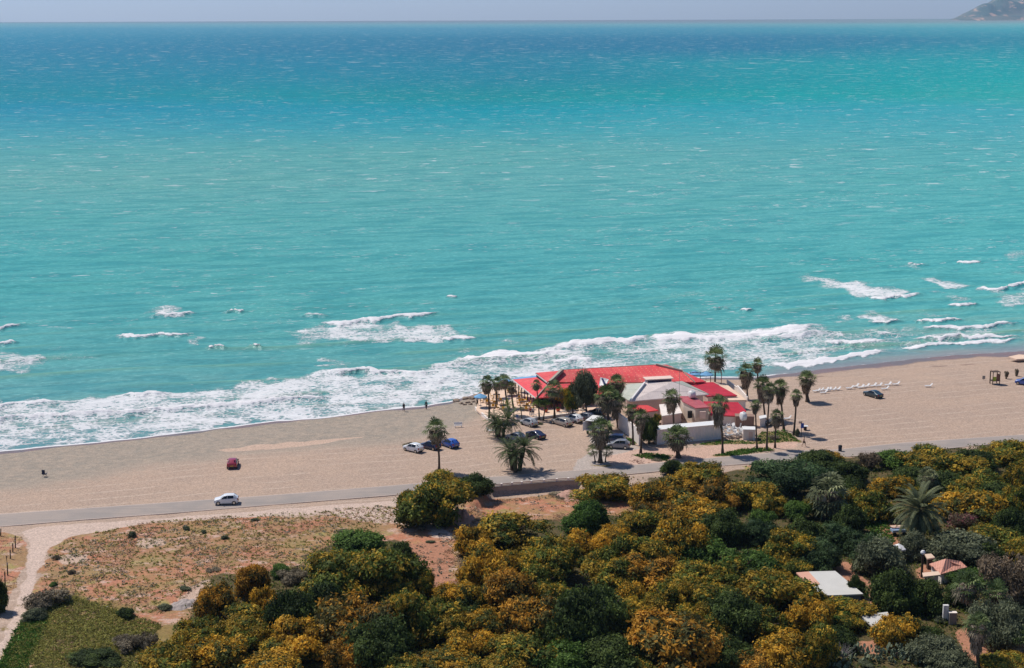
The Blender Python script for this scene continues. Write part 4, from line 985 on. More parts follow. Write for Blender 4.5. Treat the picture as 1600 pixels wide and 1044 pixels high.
scatter('dry_grass', [(SCR1, .42), (SCR2, .3), (CORNER, .08), (GRS, .15), (BAREGARDEN[0], .05)], 7000, DRYG, .12, 5, '', .7, 2.6, clump=.53, leaves=6, up=2.0)
scatter('ochre_grass', [(GRS, .8), (SCR1, .2)], 9500, OCHG, .17, 7, '', .7, 2.6, clump=.22, leaves=8, up=1.6)
scatter('green_grass', [(wpoly([(0, 1035), (25, 985), (45, 955), (75, 965), (60, 1000), (40, 1044), (-10, 1070)]), .55), (WEEDY[0], .15), (WEEDY[1], .15), (wpoly([(1345, 800), (1385, 812), (1400, 850), (1365, 850)]), .2), (WEEDY[2], .08), (wpoly([(975, 684), (995, 688), (990, 696), (970, 692)]), .07)], 2400, GRNG, .18, 9, '', .7, 2.6, leaves=8)
scatter('undergrowth', [(THICK, 1.0)], 7000, KINDS['M'][2], .5, 11, '', .42, 1.6, holes=BAREGARDEN + [DIP], leaves=10)
# ================================================================== the beach restaurant and its yard
RED1 = ribbed('red_roof_sheet', lin(226, 72, 78), lin(232, 104, 102), R(-14), .5); RED2 = ribbed('red_roof_spotted', lin(216, 66, 66), lin(226, 84, 78), R(-14), .45, .12)
RED3 = ribbed('red_roof_deep', lin(186, 34, 52), lin(200, 50, 64), R(-14), .5, .15); PINKR = ribbed('faded_red_roof', lin(178, 84, 92), lin(190, 104, 106), R(-14), .4)
WROOF = ribbed('white_roof_sheet', lin(240, 222, 212), lin(226, 208, 200), R(-14), .6, .12); GROOF = ribbed('grey_green_roof_sheet', lin(176, 178, 164), lin(190, 186, 172), R(60), .9, .15)
WALLW = plain('white_render', lin(234, 222, 212), .85, .16, .8); WALLP = plain('pinkish_render', lin(224, 196, 182), .85, .2, .8); GREYT = plain('grey_trim', lin(160, 156, 140), .7, .2)
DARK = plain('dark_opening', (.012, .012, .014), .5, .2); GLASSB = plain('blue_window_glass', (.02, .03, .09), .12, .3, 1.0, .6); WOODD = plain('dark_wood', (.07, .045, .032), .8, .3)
WHITE = plain('white_paint', (.74, .72, .70), .5, .10); CREAM = plain('cream_paving', lin(222, 192, 168), .9, .14, .6); CONC = plain('concrete', lin(160, 148, 138), .9, .25, .8)
BROWNC = plain('brown_block', lin(150, 122, 108), .9, .3, 1.5); YEL = plain('yellow_plastic', (.62, .33, .03), .45, .15); TERRA = plain('terracotta', (.42, .10, .05), .8, .15)
BLUE = plain('blue_cloth', (.16, .36, .58), .8, .15); STEEL = plain('grey_metal', (.30, .30, .30), .45, .15, metal=.6); RUST = plain('rusty_metal', (.22, .10, .07), .8, .3); WPLAST = plain('white_plastic', (.76, .74, .72), .4, .08)
CHROME = plain('bare_steel', (.5, .5, .5), .3, .1, metal=1.0); BLACK = plain('black_rubber', (.015, .015, .015), .7, .2)
# spots on the big roof: fixing washers, part of the sheet
t = NT('red_roof_washers'); P = t.n('Mapping', {'Vector': t.pos(), 'Rotation': (0, 0, R(-14)), 'Scale': (1.05, 1.25, 0.0)}).outputs[0]
v = t.n('TexVoronoi', {'Vector': P, 'Scale': 1.0, 'Randomness': .12}).outputs['Distance']; nz = t.noise(t.pos(), .25, 5.0); n2 = t.noise(t.pos(), 5.0, 3.0)
c = t.mix(t.step(nz, .4, .65), lin(222, 80, 80), lin(230, 104, 98)); c = t.mix(t.math('MULTIPLY', t.step(v, .17, .10), .75), c, lin(236, 190, 150))
st_ = t.noise(t.n('Mapping', {'Vector': t.pos(), 'Rotation': (0, 0, R(-14)), 'Scale': (1.6, .22, .3)}).outputs[0], 1.0, 5.0, .65); c = t.mix(t.math('MULTIPLY', t.step(st_, .5, .7), .45), c, lin(186, 84, 84)); f = t.math('MULTIPLY_ADD', n2, .2, .9); c = t.mix(1.0, c, t.n('CombineColor', {0: f, 1: f, 2: f}).outputs[0], 'MULTIPLY'); REDSP = t.pbr(c, .55, .3, n2, .1, .02)
def A(*q): return [at(*p) for p in q]
def roof(name, pts, mat, parent, th=.18):
    b = MB(); b.slab(A(*pts), th); return b.build(name, mat, parent)
rest = thing('beach_restaurant', 'long beach restaurant with red sheet roofs standing at the surf', 'restaurant')
roof('roof', [(880, 578, 6.6), (1024, 570, 6.6), (1064, 579.5, 5.9), (1085, 597, 4.8), (862, 597, 4.8)], REDSP, rest)['label'] = 'big bright red roof slope dotted with pale washers'
roof('roof', [(1026, 570, 6.6), (1042, 570, 6.3), (1103, 596, 4.55), (1087, 597, 4.75), (1066, 579.5, 5.9)], RED1, rest)
rl, rr_ = at(880, 578, 6.6), at(1042, 570, 6.3); b = MB(); b.slab([rl + Vector((0, .05, -.02)), rr_ + Vector((0, .05, 0)), rr_ + Vector((1, 6.5, -1.8)), rl + Vector((-1, 6.5, -1.8))], .18); b.build('roof', RED1, rest)
for p, q, wd in [((879, 578, 6.72), (859, 597, 4.9), .55), ((1025, 569.6, 6.72), (1066, 579.3, 6.0), .35), ((880, 577.8, 6.62), (1024, 569.8, 6.62), .1), ((1066, 579.3, 6.02), (1086, 597, 4.92), .12)]:
    b = MB(); b.bar(at(*p), at(*q), wd); b.build('ridge_cap', GREYT, rest)
roof('roof', [(837.5, 582.5, 5.9), (878, 579, 6.5), (856, 597, 4.95)], RED1, rest)['label'] = 'triangular red roof slope left of the grey gutter'
b = MB(); b.bar(at(837, 583.2, 5.72), at(855, 598, 4.78), .24); b.build('fascia', WHITE, rest)
b = MB(); p0, p1 = at(838, 585, 5.2), at(856, 600, 4.3); b.add([p0, p1, p1 + Vector((0, .1, -1.0)), p0 + Vector((0, .1, -1.0))], [(0, 1, 2, 3)]); b.build('dark_recess', DARK, rest)  # near-black sheet painting the shade of the recess between the roofs
roof('roof', [(801.5, 593, 4.7), (838, 589.5, 5.7), (855, 601.5, 5.2), (837, 621.5, 3.9)], RED1, rest)['label'] = 'left red roof slope over the open dining hall'
roof('roof', [(837.6, 621.6, 3.88), (855.6, 601.7, 5.2), (952, 595, 5.2), (956, 614, 3.9)], RED1, rest)['label'] = 'front red roof slope behind the trees'
b = MB(); b.bar(at(801, 593.3, 4.6), at(837, 622, 3.8), .22); b.bar(at(837, 622, 3.8), at(956, 614.4, 3.8), .2); b.build('fascia', WHITE, rest)
b = MB(); b.bar(at(838, 621, 3.98), at(855.5, 601.3, 5.3), .18); b.build('ridge_cap', GREYT, rest)
roof('dormer', [(938, 589.5, 6.1), (951, 592.5, 5.7), (946, 604, 5.0), (936, 602, 4.9)], WHITE, rest)
b = MB(); b.bar(at(941, 592, 5.9), at(946, 604, 4.95), .3); b.build('dormer_side', GLASSB, rest)
b = MB(); q = A((858, 600, 4.6), (955, 597, 4.6)); b.walls([q[0] + Vector((0, 1, 0)), q[1] + Vector((0, 1, 0)), q[1] + Vector((3, 6.5, 0)), q[0] + Vector((1, 6.5, 0))], G0 - .2, 4.6); b.build('wall', WALLP, rest)
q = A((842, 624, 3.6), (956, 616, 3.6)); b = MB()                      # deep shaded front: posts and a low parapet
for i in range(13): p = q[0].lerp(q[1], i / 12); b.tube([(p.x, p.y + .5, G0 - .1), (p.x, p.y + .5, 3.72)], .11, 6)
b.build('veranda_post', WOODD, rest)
b = MB(); p, s_ = q; b.walls([p + Vector((.3, 3.4, 0)), s_ + Vector((-.3, 3.4, 0)), s_ + Vector((-.3, 3.6, 0)), p + Vector((.3, 3.6, 0))], G0 - .1, 3.95); b.build('dark_interior_wall', DARK, rest)  # near-black wall painting the shade of the open interior
for i in range(6):
    p = q[0].lerp(q[1], (i + .5) / 6); b = MB(); b.box((p.x, p.y + 3.36, 2.7), (2.2, .06, 1.5)); b.build('window', GLASSB, rest)
b = MB(); q = A((803, 594, 4.4), (836, 621, 3.7))
for i in range(8): p = q[0].lerp(q[1], i / 7) + Vector((.35, 0, 0)); b.tube([(p.x, p.y, G0 - .1), (p.x, p.y, 4.5 - i * .095)], .1, 6)
b.build('dining_hall_post', WOODD, rest)
b = MB(); b.walls([q[0] + Vector((5, 1, 0)), q[0] + Vector((5.2, 1, 0)), q[1] + Vector((3.2, 4, 0)), q[1] + Vector((3, 4, 0))], G0 - .1, 3.7); b.build('inner_wall', DARK, rest)  # near-black wall, the dim of the open hall put into its colour
# white hipped house
wh = thing('white_house', 'white hipped roof house with a ridge skylight behind the container', 'house')
roof('roof', [(1008, 598, 6.9), (1051, 596.5, 6.9), (1107, 616, 4.7), (985, 627, 4.7)], WROOF, wh)
roof('roof', [(1007.4, 598, 6.9), (984.3, 627, 4.7), (970, 618, 4.7), (979, 600.5, 5.3)], GROOF, wh)
roof('roof', [(1052, 596.5, 6.88), (1066, 595.5, 6.3), (1108, 615.5, 4.7)], GROOF, wh)
b = MB(); b.bar(at(1007.5, 597.8, 7.0), at(984.5, 626.8, 4.8), .3); b.build('hip_cap', WHITE, wh)
sk = MB(); p, q = at(1011, 599.5, 6.6), at(1049.5, 597.5, 6.6); d = (q - p).normalized(); n_ = Vector((-d.y, d.x, 0)); sk.walls([p, q, q + n_ * 1.5, p + n_ * 1.5], 6.3, 7.35); o = sk.build('skylight', WHITE, wh)
b = MB(); m_ = (p + q) / 2; b.box((m_.x, m_.y - .03, 6.95), ((q - p).length * .94, .06, .5), math.atan2(d.y, d.x)); b.build('window', GLASSB, o)
b = MB(); b.walls([p - n_ * .35 - d * .3, q - n_ * .35 + d * .3, q + n_ * 1.9 + d * .3, p + n_ * 1.9 - d * .3], 7.36, 7.48); b.build('cover', WALLP, o)
b = MB(); q = A((988, 627.5, 4.5), (1104, 617.5, 4.5), (1066, 598, 4.5), (974, 617, 4.5)); b.walls([q[0] + Vector((.2, .5, 0)), q[1] + Vector((-.6, .5, 0)), q[2], q[3] + Vector((.5, .3, 0))], G0 - .2, 4.66); b.build('wall', WALLP, wh)
for x in (1004, 1044): p = at(x, 634 - (x - 985) * .09, 3.2); b = MB(); b.box((p.x, p.y + .02, 3.2), (.18, .2, 1.2)); b.build('window', DARK, wh)
b = MB(); p = at(1061, 622, 4.6); b.tube([(p.x, p.y, 2.0), (p.x, p.y, 10.0)], [.05, .03], 6); b.tube([(p.x - .4, p.y, 9.6), (p.x + .4, p.y, 9.6)], .02, 4); tag(b.build('radio_mast', STEEL), 'thin tall mast rising past the white hipped roof', 'mast')
# low red roofs and annexes on the right
def annex(name, label, top, mat, wallmat, zb=G0 - .2, inset=.25, door=None):
    r = thing(name, label, 'building'); roof('roof', top, mat, r)
    P_ = A(*top); c = sum(P_, Vector()) / len(P_); b = MB(); pl = [p + (c - p).normalized() * inset for p in P_]; n = len(pl)
    a = sum(pl[i].x * pl[(i + 1) % n].y - pl[(i + 1) % n].x * pl[i].y for i in range(n))
    if a < 0: pl.reverse()
    b.add([(p.x, p.y, p.z - .19) for p in pl] + [(p.x, p.y, zb) for p in pl], [tuple(range(n)), tuple(reversed(range(n, 2 * n)))] + [(i, n + i, n + (i + 1) % n, (i + 1) % n) for i in range(n)])
    b.build('wall', wallmat, r); return r
annex('flat_annex', 'low building under a wide flat crimson roof beside the lone seaside palm', [(1072, 598.5, 4.3), (1114, 597, 4.2), (1152, 618, 3.8), (1106, 619, 3.9)], RED3, WALLP)
annex('store_room', 'low store with a crimson roof and white walls right of the container', [(1099, 627, 4.3), (1153, 628.5, 4.0), (1166, 642, 3.6), (1157, 650.5, 3.3), (1111, 648, 3.4)], RED3, WALLW)
annex('white_annex', 'small flat cream roofed annex at the seaward corner', [(1137, 618.5, 3.4), (1150, 618.5, 3.4), (1167, 625, 3.4), (1137, 625.5, 3.4)], CREAM, WALLW)
r = annex('service_block', 'small upright block with a faded red roof and cream walls behind the container', [(1062, 619, 5.2), (1085, 619, 5.2), (1109, 636.5, 4.7), (1087, 637.5, 4.7), (1066, 626.5, 5.0)], PINKR, plain('cream_render', lin(214, 196, 180), .85, .2, .9))
p = at(1098, 647, 3.6); b = MB(); b.box((p.x, p.y - .0, 3.4), (1.1, .3, 1.4)); b.build('shutter', WALLP, r); b = MB(); p = at(1078, 646, 3.4); b.box((p.x, p.y, 3.2), (.7, .5, 1.3), .6); b.build('window', DARK, r)
annex('courtyard_shed', 'small shed with a sunlit orange-red roof at the compound corner', [(984, 633, 4.4), (1012, 633, 4.3), (1029, 641, 3.9), (996, 645, 3.9)], RED2, WALLP)
annex('kitchen_lean_to', 'pale lean-to with pipes between the shed and the service block', [(1030, 632, 4.0), (1058, 629, 4.0), (1066, 645, 3.5), (1034, 650, 3.5)], WALLW, WALLP)
annex('end_wall_hut', 'small white hut at the right end of the yard', [(1186, 650, 3.2), (1197, 648, 3.2), (1198, 652, 3.2), (1187, 654.5, 3.2)], WHITE, WALLW)
def box_thing(name, label, cat, px, py, d, mat, rz=0.0, z=G0, group=None):
    p = at(px, py, z); b = MB(); b.box((0, 0, d[2] / 2), d); o = b.build(name, mat); o.location = (p.x, p.y + d[1] / 2, z); o.rotation_euler = (0, 0, rz); bv = o.modifiers.new('edge', 'BEVEL'); bv.width = .03; bv.segments = 2; return tag(o, label, cat, group)
box_thing('concrete_block', 'brown block-built plinth carrying a white water tank', 'plinth', 1164, 668, (3.4, 2.0, 2.1), BROWNC, R(-4))
r = thing('white_hut', 'white cube hut beside the heap of sunbeds', 'hut', at(1171, 688) + Vector((0, 1, 0)), R(-5)); b = MB(); b.box((0, 0, .9), (2.1, 1.9, 1.9)); b.build('wall', WALLW, r); b = MB(); b.box((0, 0, 1.93), (2.3, 2.1, .12)); b.build('roof', WHITE, r); b = MB(); b.box((.3, -.96, .8), (.7, .05, 1.5)); b.build('door', WALLP, r)
def tank(px, py, z, L, rad, label):
    r = thing('water_tank', label, 'tank', at(px, py, z), R(20), 'white roof water tanks'); b = MB(); b.tube([(-L / 2 - .1, 0, rad + .35), (-L / 2, 0, rad + .35), (L / 2, 0, rad + .35), (L / 2 + .1, 0, rad + .35)], [rad * .7, rad, rad, rad * .7], 18); b.build('body', WPLAST, r, True)
    b = MB(); [b.bar((x, y, 0), (x, y, .5), .06) for x in (-L / 3, L / 3) for y in (-rad * .7, rad * .7)]; b.build('stand', RUST, r); b = MB(); b.tube([(0, 0, 2 * rad + .3), (0, 0, 2 * rad + .42)], .2, 10); b.build('lid', WPLAST, r)
tank(1081, 625, 4.75, .9, .72, 'white water tank on the faded red service block roof'); tank(1161, 660, G0 + 2.1, .7, .78, 'white water tank on the brown block plinth')
# container
cl, cr = at(1027, 695), at(1126, 686); d = (cr - cl); L = d.length; ang = math.atan2(d.y, d.x)
co = thing('shipping_container', 'long white corrugated container along the yard front', 'container', cl, ang)
b = MB(); H_, D_ = 2.75, 2.44; n = int(L / .14)
prof = [(i * L / n, (.045 if (i // 2) % 2 else 0)) for i in range(n + 1)]
for side, y0, s_ in ((0, 0, 1), (1, D_, -1)):
    vs = [(x, y0 + s_ * q, z) for x, q in prof for z in (.15, H_ - .12)]; b.add(vs, [(2 * i, 2 * i + 2, 2 * i + 3, 2 * i + 1) if not side else (2 * i + 1, 2 * i + 3, 2 * i + 2, 2 * i) for i in range(n)])
b.build('side_panel', plain('container_paint', lin(234, 222, 214), .6, .14, .7), co)
b = MB()
for x in (0, L):
    for y in (0, D_): b.box((x, y, H_ / 2), (.16, .16, H_))
for z in (.08, H_ - .07):
    for y in (0, D_): b.box((L / 2, y, z), (L - .16, .14, .14))
    for x in (0, L): b.box((x, D_ / 2, z), (.14, D_ - .16, .14))
b.build('frame', WALLW, co); b = MB(); b.box((L / 2, D_ / 2, H_ - .03), (L - .1, D_ - .1, .05)); b.build('roof', WPLAST, co)
for y in (D_ * .27, D_ * .73): b = MB(); b.box((.05, y, H_ / 2), (.06, D_ * .44, H_ - .3)); o = b.build('door', WALLW, co); b = MB(); b.tube([(0, y + .2, .2), (0, y + .2, H_ - .25)], .025, 6); b.build('lock_bar', STEEL, o)
b = MB(); b.box((L - .05, D_ / 2, H_ / 2), (.06, D_ - .2, H_ - .2)); b.build('end_panel', WALLW, co)
# walls of the yard
def wall_run(name, label, pts, h, th, mat, z=None, cap=None):
    P_ = [gat(*p) if z is None else at(p[0], p[1], z) for p in pts]; r = thing(name, label, 'wall'); b = MB(); c = MB()
    for p, q in zip(P_, P_[1:]):
        d = q - p; a = math.atan2(d.y, d.x); m_ = (p + q) / 2; b.box((m_.x, m_.y, m_.z + h / 2 - .15), (math.hypot(d.x, d.y) + th * .5, th, h + .3), a); c.box((m_.x, m_.y, m_.z + h + .04), (math.hypot(d.x, d.y) + th * .5, th + .08, .08), a)
    b.build('wall', mat, r); c.build('coping', cap or mat, r); return r
wall_run('yard_wall', 'white rendered compound wall left of the container', [(966, 668), (983, 681), (999, 696)], 2.7, .25, WALLW)
wall_run('yard_wall', 'low white seaside wall right of the crimson roofs', [(1136, 603), (1152, 612), (1168, 627)], 1.0, .2, WALLW)
wall_run('terrace_wall', 'knee-high white wall round the left end of the terrace', [(743, 641), (753, 650), (764, 658), (775, 662)], .45, .25, WALLW)
wall_run('terrace_wall', 'knee-high white wall along the terrace front by the cars', [(834, 656), (868, 652), (900, 648)], .4, .25, WALLW)
# road-side retaining wall with its low guard
rw = thing('roadside_wall', 'low concrete roadside wall with a dark guard rail above the dry grass', 'wall'); pts = [at(x, y) for x, y in [(738, 766.5), (767, 764), (800, 760.5), (830, 758), (870, 754.5), (906, 752.5)]]; b = MB(); g_ = MB(); c_ = MB()
for p, q in zip(pts, pts[1:]):
    d = q - p; a = math.atan2(d.y, d.x); m_ = (p + q) / 2; Lq = math.hypot(d.x, d.y); b.box((m_.x, m_.y, .75), (Lq, .35, 1.9), a); c_.box((m_.x, m_.y, 1.74), (Lq, .45, .1), a)
b.build('wall', CONC, rw); c_.build('coping', CONC, rw)
Lt = [p for p in pts]; n = 11
for i in range(n):
    f = i / (n - 1) * (len(Lt) - 1); k = min(int(f), len(Lt) - 2); p = Lt[k].lerp(Lt[k + 1], f - k); b = MB(); b.box((p.x, p.y, 2.0), (.3, .3, .48)); b.build('post', WALLW, rw)
b = MB(); [b.bar((p.x, p.y, z), (q.x, q.y, z), .09) for p, q in zip(Lt, Lt[1:]) for z in (1.9, 2.12)]; b.build('guard_rail', RUST, rw)
# terrace paving and furniture
tp = MB(); tp.slab([Vector((*at(x, y)[:2], G0 + .1)) for x, y in [(744, 641), (765, 658), (830, 656), (905, 648), (962, 645), (960, 618), (845, 616), (815, 596), (770, 604), (750, 616)]], .3); o = tp.build('terrace_paving', CREAM); o['kind'] = 'structure'
tp = MB(); tp.slab([Vector((*at(x, y)[:2], G0 + .12)) for x, y in [(1100, 596), (1134, 600), (1166, 626), (1150, 628), (1118, 612)]], .3); o = tp.build('seaside_paving', CREAM); o['kind'] = 'structure'
def chair(label):
    r = thing('terrace_chair', label, 'chair', (0, 0, 0), 0, 'yellow chairs on the terrace')
    b = MB(); b.box((0, 0, .45), (.5, .48, .06)); b.build('seat', YEL, r); b = MB(); b.box((0, .25, .72), (.5, .06, .5)); b.build('backrest', YEL, r)
    for x in (-.21, .21):
        for y in (-.2, .2): b = MB(); b.bar((x, y, 0), (x, y, .43), .05); b.build('leg', YEL, r)
    return r
def table(label):
    r = thing('terrace_table', label, 'table', (0, 0, 0), 0, 'dark tables on the terrace'); b = MB(); b.box((0, 0, .73), (1.3, .9, .06)); b.build('tabletop', WOODD, r)
    for x in (-.55, .55):
        for y in (-.35, .35): b = MB(); b.bar((x, y, 0), (x, y, .7), .07); b.build('leg', WOODD, r)
    return r
ch0 = chair('yellow terrace chair'); tb0 = table('dark terrace table'); firstc = firstt = True; ZT = G0 + .1
TB = [(760, 629, 'leftmost on the terrace'), (776, 622, 'under the leftmost palms'), (803, 617, 'in front of the dining hall corner'), (812, 628, 'on the sunlit middle of the terrace'), (818, 633, 'right of the sunlit middle'), (823, 640, 'nearest the couple on foot'), (771, 636, 'behind the left feather palm'), (787, 640, 'behind the young feather palm'), (794, 610, 'nearest the surf'), (782, 632, 'between the slim palms')]
for i, (px_, py_, where) in enumerate(TB):
    g = at(px_, py_, ZT); t_ = tb0 if i == 0 else dup(tb0); t_.location = g; t_.rotation_euler = (0, 0, rnd.uniform(-.3, .3)); t_['label'] = 'dark table among yellow chairs, ' + where
    nm_ = ['left', 'right', 'landward', 'seaward']
    for k, (dx, dy, rz) in enumerate([(-1.05, 0, math.pi / 2), (1.05, 0, -math.pi / 2), (0, -.95, math.pi), (0, .95, 0)]):
        if (i * 3 + k) % 5 == 4: continue
        c_ = ch0 if (i == 0 and k == 0) else dup(ch0); c_.location = g + Vector((dx + rnd.uniform(-.15, .15), dy + rnd.uniform(-.1, .1), 0)); c_.rotation_euler = (0, 0, rz + rnd.uniform(-.3, .3)); c_['label'] = 'yellow chair on the %s side of the table %s' % (nm_[k], where)
def umbrella(px, py, z, mat, rad, h, label, group):
    r = thing('parasol', label, 'parasol', at(px, py, z), 0, group); b = MB(); b.tube([(0, 0, 0), (0, 0, h)], .035, 6); b.build('pole', STEEL, r)
    n = 8; b = MB(); vs = [Vector((0, 0, h + .1))] + [Vector((math.cos(i * math.pi / 4) * rad, math.sin(i * math.pi / 4) * rad, h - .5)) for i in range(n)] + [Vector((math.cos(i * math.pi / 4) * rad, math.sin(i * math.pi / 4) * rad, h - .68)) for i in range(n)]
    b.add(vs, [(0, 1 + i, 1 + (i + 1) % n) for i in range(n)] + [(1 + i, 9 + i, 9 + (i + 1) % n, 1 + (i + 1) % n) for i in range(n)]); b.build('canopy', mat, r); return r
umbrella(751, 636, ZT, BLUE, 1.3, 2.6, 'blue parasol at the left corner of the terrace by the rocks', 'blue parasols')
umbrella(779, 621, ZT, BLUE, 1.1, 3.2, 'blue parasol between the left terrace palms', 'blue parasols'); umbrella(789, 617, ZT, BLUE, 1.2, 3.4, 'blue parasol beside the corner of the left red roof', 'blue parasols')
umbrella(1085, 600, G0, BLUE, 1.5, 2.7, 'wide blue parasol behind the big red roof, left of the seaside pair', 'blue parasols'); umbrella(1103, 601, G0, BLUE, 1.5, 2.7, 'wide blue parasol next to the lone seaside palm', 'blue parasols')
aw = thing('blue_awning', 'long blue awning beyond the left red roof', 'awning'); b = MB(); b.slab(A((800, 592, 4.2), (812, 589.5, 4.2), (838, 587, 4.2), (838, 590.5, 4.4), (812, 593.5, 4.4)), .06); b.build('canopy', BLUE, aw); b = MB(); [b.tube([(p.x, p.y, G0 - .5), (p.x, p.y, 4.15)], .05, 6) for p in A((801, 592, 4.2), (812, 589.5, 4.2), (825, 588.3, 4.2), (837, 587.2, 4.2))]; b.build('post', STEEL, aw)
pg = thing('seaside_pergola', 'open frame of thin rusty posts and rails on the seaside terrace', 'pergola'); base = [at(x, y, G0) for x, y in [(1078, 601), (1094, 601), (1110, 601), (1127, 601)]]
for p in base: b = MB(); b.bar(p, p + Vector((0, 0, 2.6)), .12); b.build('post', RUST, pg)
b = MB(); b.bar(base[0] + Vector((0, 0, 2.6)), base[3] + Vector((0, 0, 2.6)), .1); b.bar(base[0] + Vector((0, 0, 1.0)), base[3] + Vector((0, 0, 1.0)), .06); b.build('rail', RUST, pg)
def pot(px, py, label, mat=TERRA):
    r = thing('flower_pot', label, 'flower pot', at(px, py, ZT), 0, 'red flower pots'); b = MB(); b.lathe((0, 0, 0), [(.28, 0), (.42, .5), (.45, .56), (.36, .56)], 12); b.build('pot', mat, r); mobj('foliage', crowns('L')[0], r, (0, 0, .5), .35)
pot(853, 644, 'red flower pot right of the young palms'); pot(872, 643, 'red flower pot beside the stone pedestal')
for x, y, lab in [(884, 643, 'pale stone pedestal with an urn before the dark front'), (911, 641, 'pale stone pedestal behind the parked cars')]:
    r = thing('stone_pedestal', lab, 'pedestal', at(x, y, ZT)); b = MB(); b.lathe((0, 0, 0), [(.7, 0), (.7, .12), (.3, .25), (.22, .8), (.34, .9)], 12); b.build('column', CONC, r); b = MB(); b.lathe((0, 0, .9), [(.15, 0), (.38, .25), (.4, .4), (.3, .42)], 12); b.build('urn', CONC, r)
for i, x in enumerate((833, 842, 873, 880, 897, 905)):                    # low hoop fence pieces
    p = at(x, 655 - (x - 833) * .09, ZT); b = MB(); b.tube([(-.6, 0, 0), (-.6, 0, .7), (-.4, 0, .95), (.4, 0, .95), (.6, 0, .7), (.6, 0, 0)], .045, 6); o = b.build('hoop_barrier', WPLAST); o.location = p; tag(o, 'low white hoop barrier on the terrace edge, %s from the left' % ['first', 'second', 'third', 'fourth', 'fifth', 'last'][i], 'barrier', 'white hoop barriers')
# lamp posts and little signs
r = thing('parking_sign', 'small blue parking sign behind the silver hatchback', 'sign', at(808, 661)); b = MB(); b.tube([(0, 0, 0), (0, 0, 1.5)], .04, 6); b.build('post', STEEL, r); b = MB(); b.box((0, -.05, 1.35), (.5, .04, .5)); b.build('panel', plain('blue_sign', (.03, .10, .40), .4, .1), r)
r = thing('beach_signpost', 'signpost with a blue panel by the last palm of the row', 'sign', at(1252, 681)); b = MB(); b.tube([(0, 0, 0), (0, 0, 2.7)], .06, 6); b.build('post', WOODD, r); b = MB(); b.box((.12, -.07, 1.9), (.55, .05, .9)); b.build('panel', plain('blue_sign', (.03, .10, .40)), r); b = MB(); b.box((-.3, -.07, 2.5), (.5, .05, .4)); b.build('top_panel', CREAM, r)
r = thing('beach_table', 'small white table beside the beach signpost', 'table', at(1258, 672)); b = MB(); b.box((0, 0, .75), (1.0, .8, .06)); b.build('tabletop', WPLAST, r); b = MB(); b.box((0, 0, .36), (.5, .45, .72)); b.build('base', WOODD, r)
r = thing('litter_bin', 'dark litter bin standing at the road edge', 'bin', at(1312.5, 706)); b = MB(); b.lathe((0, 0, 0), [(.30, 0), (.34, .95), (.36, 1.0)], 12); b.build('body', plain('dark_blue_bin', (.02, .03, .06), .5), r); b = MB(); b.lathe((0, 0, 1.0), [(.38, 0), (.3, .16), (.05, .22)], 12); b.build('lid', BLACK, r)
# loungers
def lounger(label, group):
    r = thing('sun_lounger', label, 'sun lounger', (0, 0, 0), 0, group); b = MB(); [b.box((x, -.25, .36), (.09, 1.3, .04)) for x in (-.27, -.16, -.05, .06, .17, .28)]; b.box((-.33, -.25, .36), (.05, 1.34, .09)); b.box((.33, -.25, .36), (.05, 1.34, .09)); b.build('bed', WPLAST, r)
    M = Matrix.Rotation(R(48), 3, 'X'); b = MB(); [b.box((x, .66, .64), (.09, .78, .04), M=M) for x in (-.27, -.13, 0, .13, .27)]; b.box((0, .66, .63), (.68, .10, .05), M=M); b.build('backrest', WPLAST, r)
    for x in (-.32, .32):
        for y in (-.8, .35): b = MB(); b.bar((x, y, 0), (x, y, .36), .07); b.build('leg', WPLAST, r)
    return r
lg0 = lounger('white plastic lounger', 'loungers on the right-hand beach'); lg0.scale = (.85, .85, .85); N1 = [(365, 277), (385, 274), (408, 287), (417, 272), (435, 272), (460, 270), (487, 268), (563, 260), (597, 250), (628, 255), (660, 250), (702, 246), (735, 245), (790, 240), (773, 264), (838, 237)]
nth = ['first', 'second', 'third', 'fourth', 'fifth', 'sixth', 'seventh', 'eighth', 'ninth', 'tenth', 'eleventh', 'twelfth', 'thirteenth', 'fourteenth', 'fifteenth', 'last']
for i, (x, y) in enumerate(N1):
    o = lg0 if i == 0 else dup(lg0); o.location = gat(1180 + x / 3.81, 540 + y / 3.81); o.rotation_euler = (0, 0, R(-75 + rnd.uniform(-12, 12))); o['label'] = 'white lounger in the beach row beyond the dark blue car, %s from the left' % nth[i]
    if i in (2, 14): o['label'] = ['white lounger pulled out before the left half of the beach row', 'white lounger pulled out just right of the dark blue car'][i == 14]
for x, y, a, lab in [(1451, 605, -85, 'white lounger alone on the right-hand sand'), (1230, 656, -80, 'white lounger in the shade of the right-hand palms'), (1193, 622, -60, 'white lounger by the seaside wall'), (766, 675, 70, 'white lounger lying at the foot of the left feather palms')]:
    o = dup(lg0); o.location = gat(x, y); o.rotation_euler = (0, 0, R(a)); o['label'] = lab; o['group'] = 'white loungers left apart'
r_ = random.Random(9); hp = at(1146, 683)
where = ['bottom left', 'bottom middle', 'bottom right', 'lower left', 'lower middle', 'lower right', 'upper left', 'upper middle', 'upper right', 'top']
HS = [(x, y) for y in range(4) for x in range(6)]
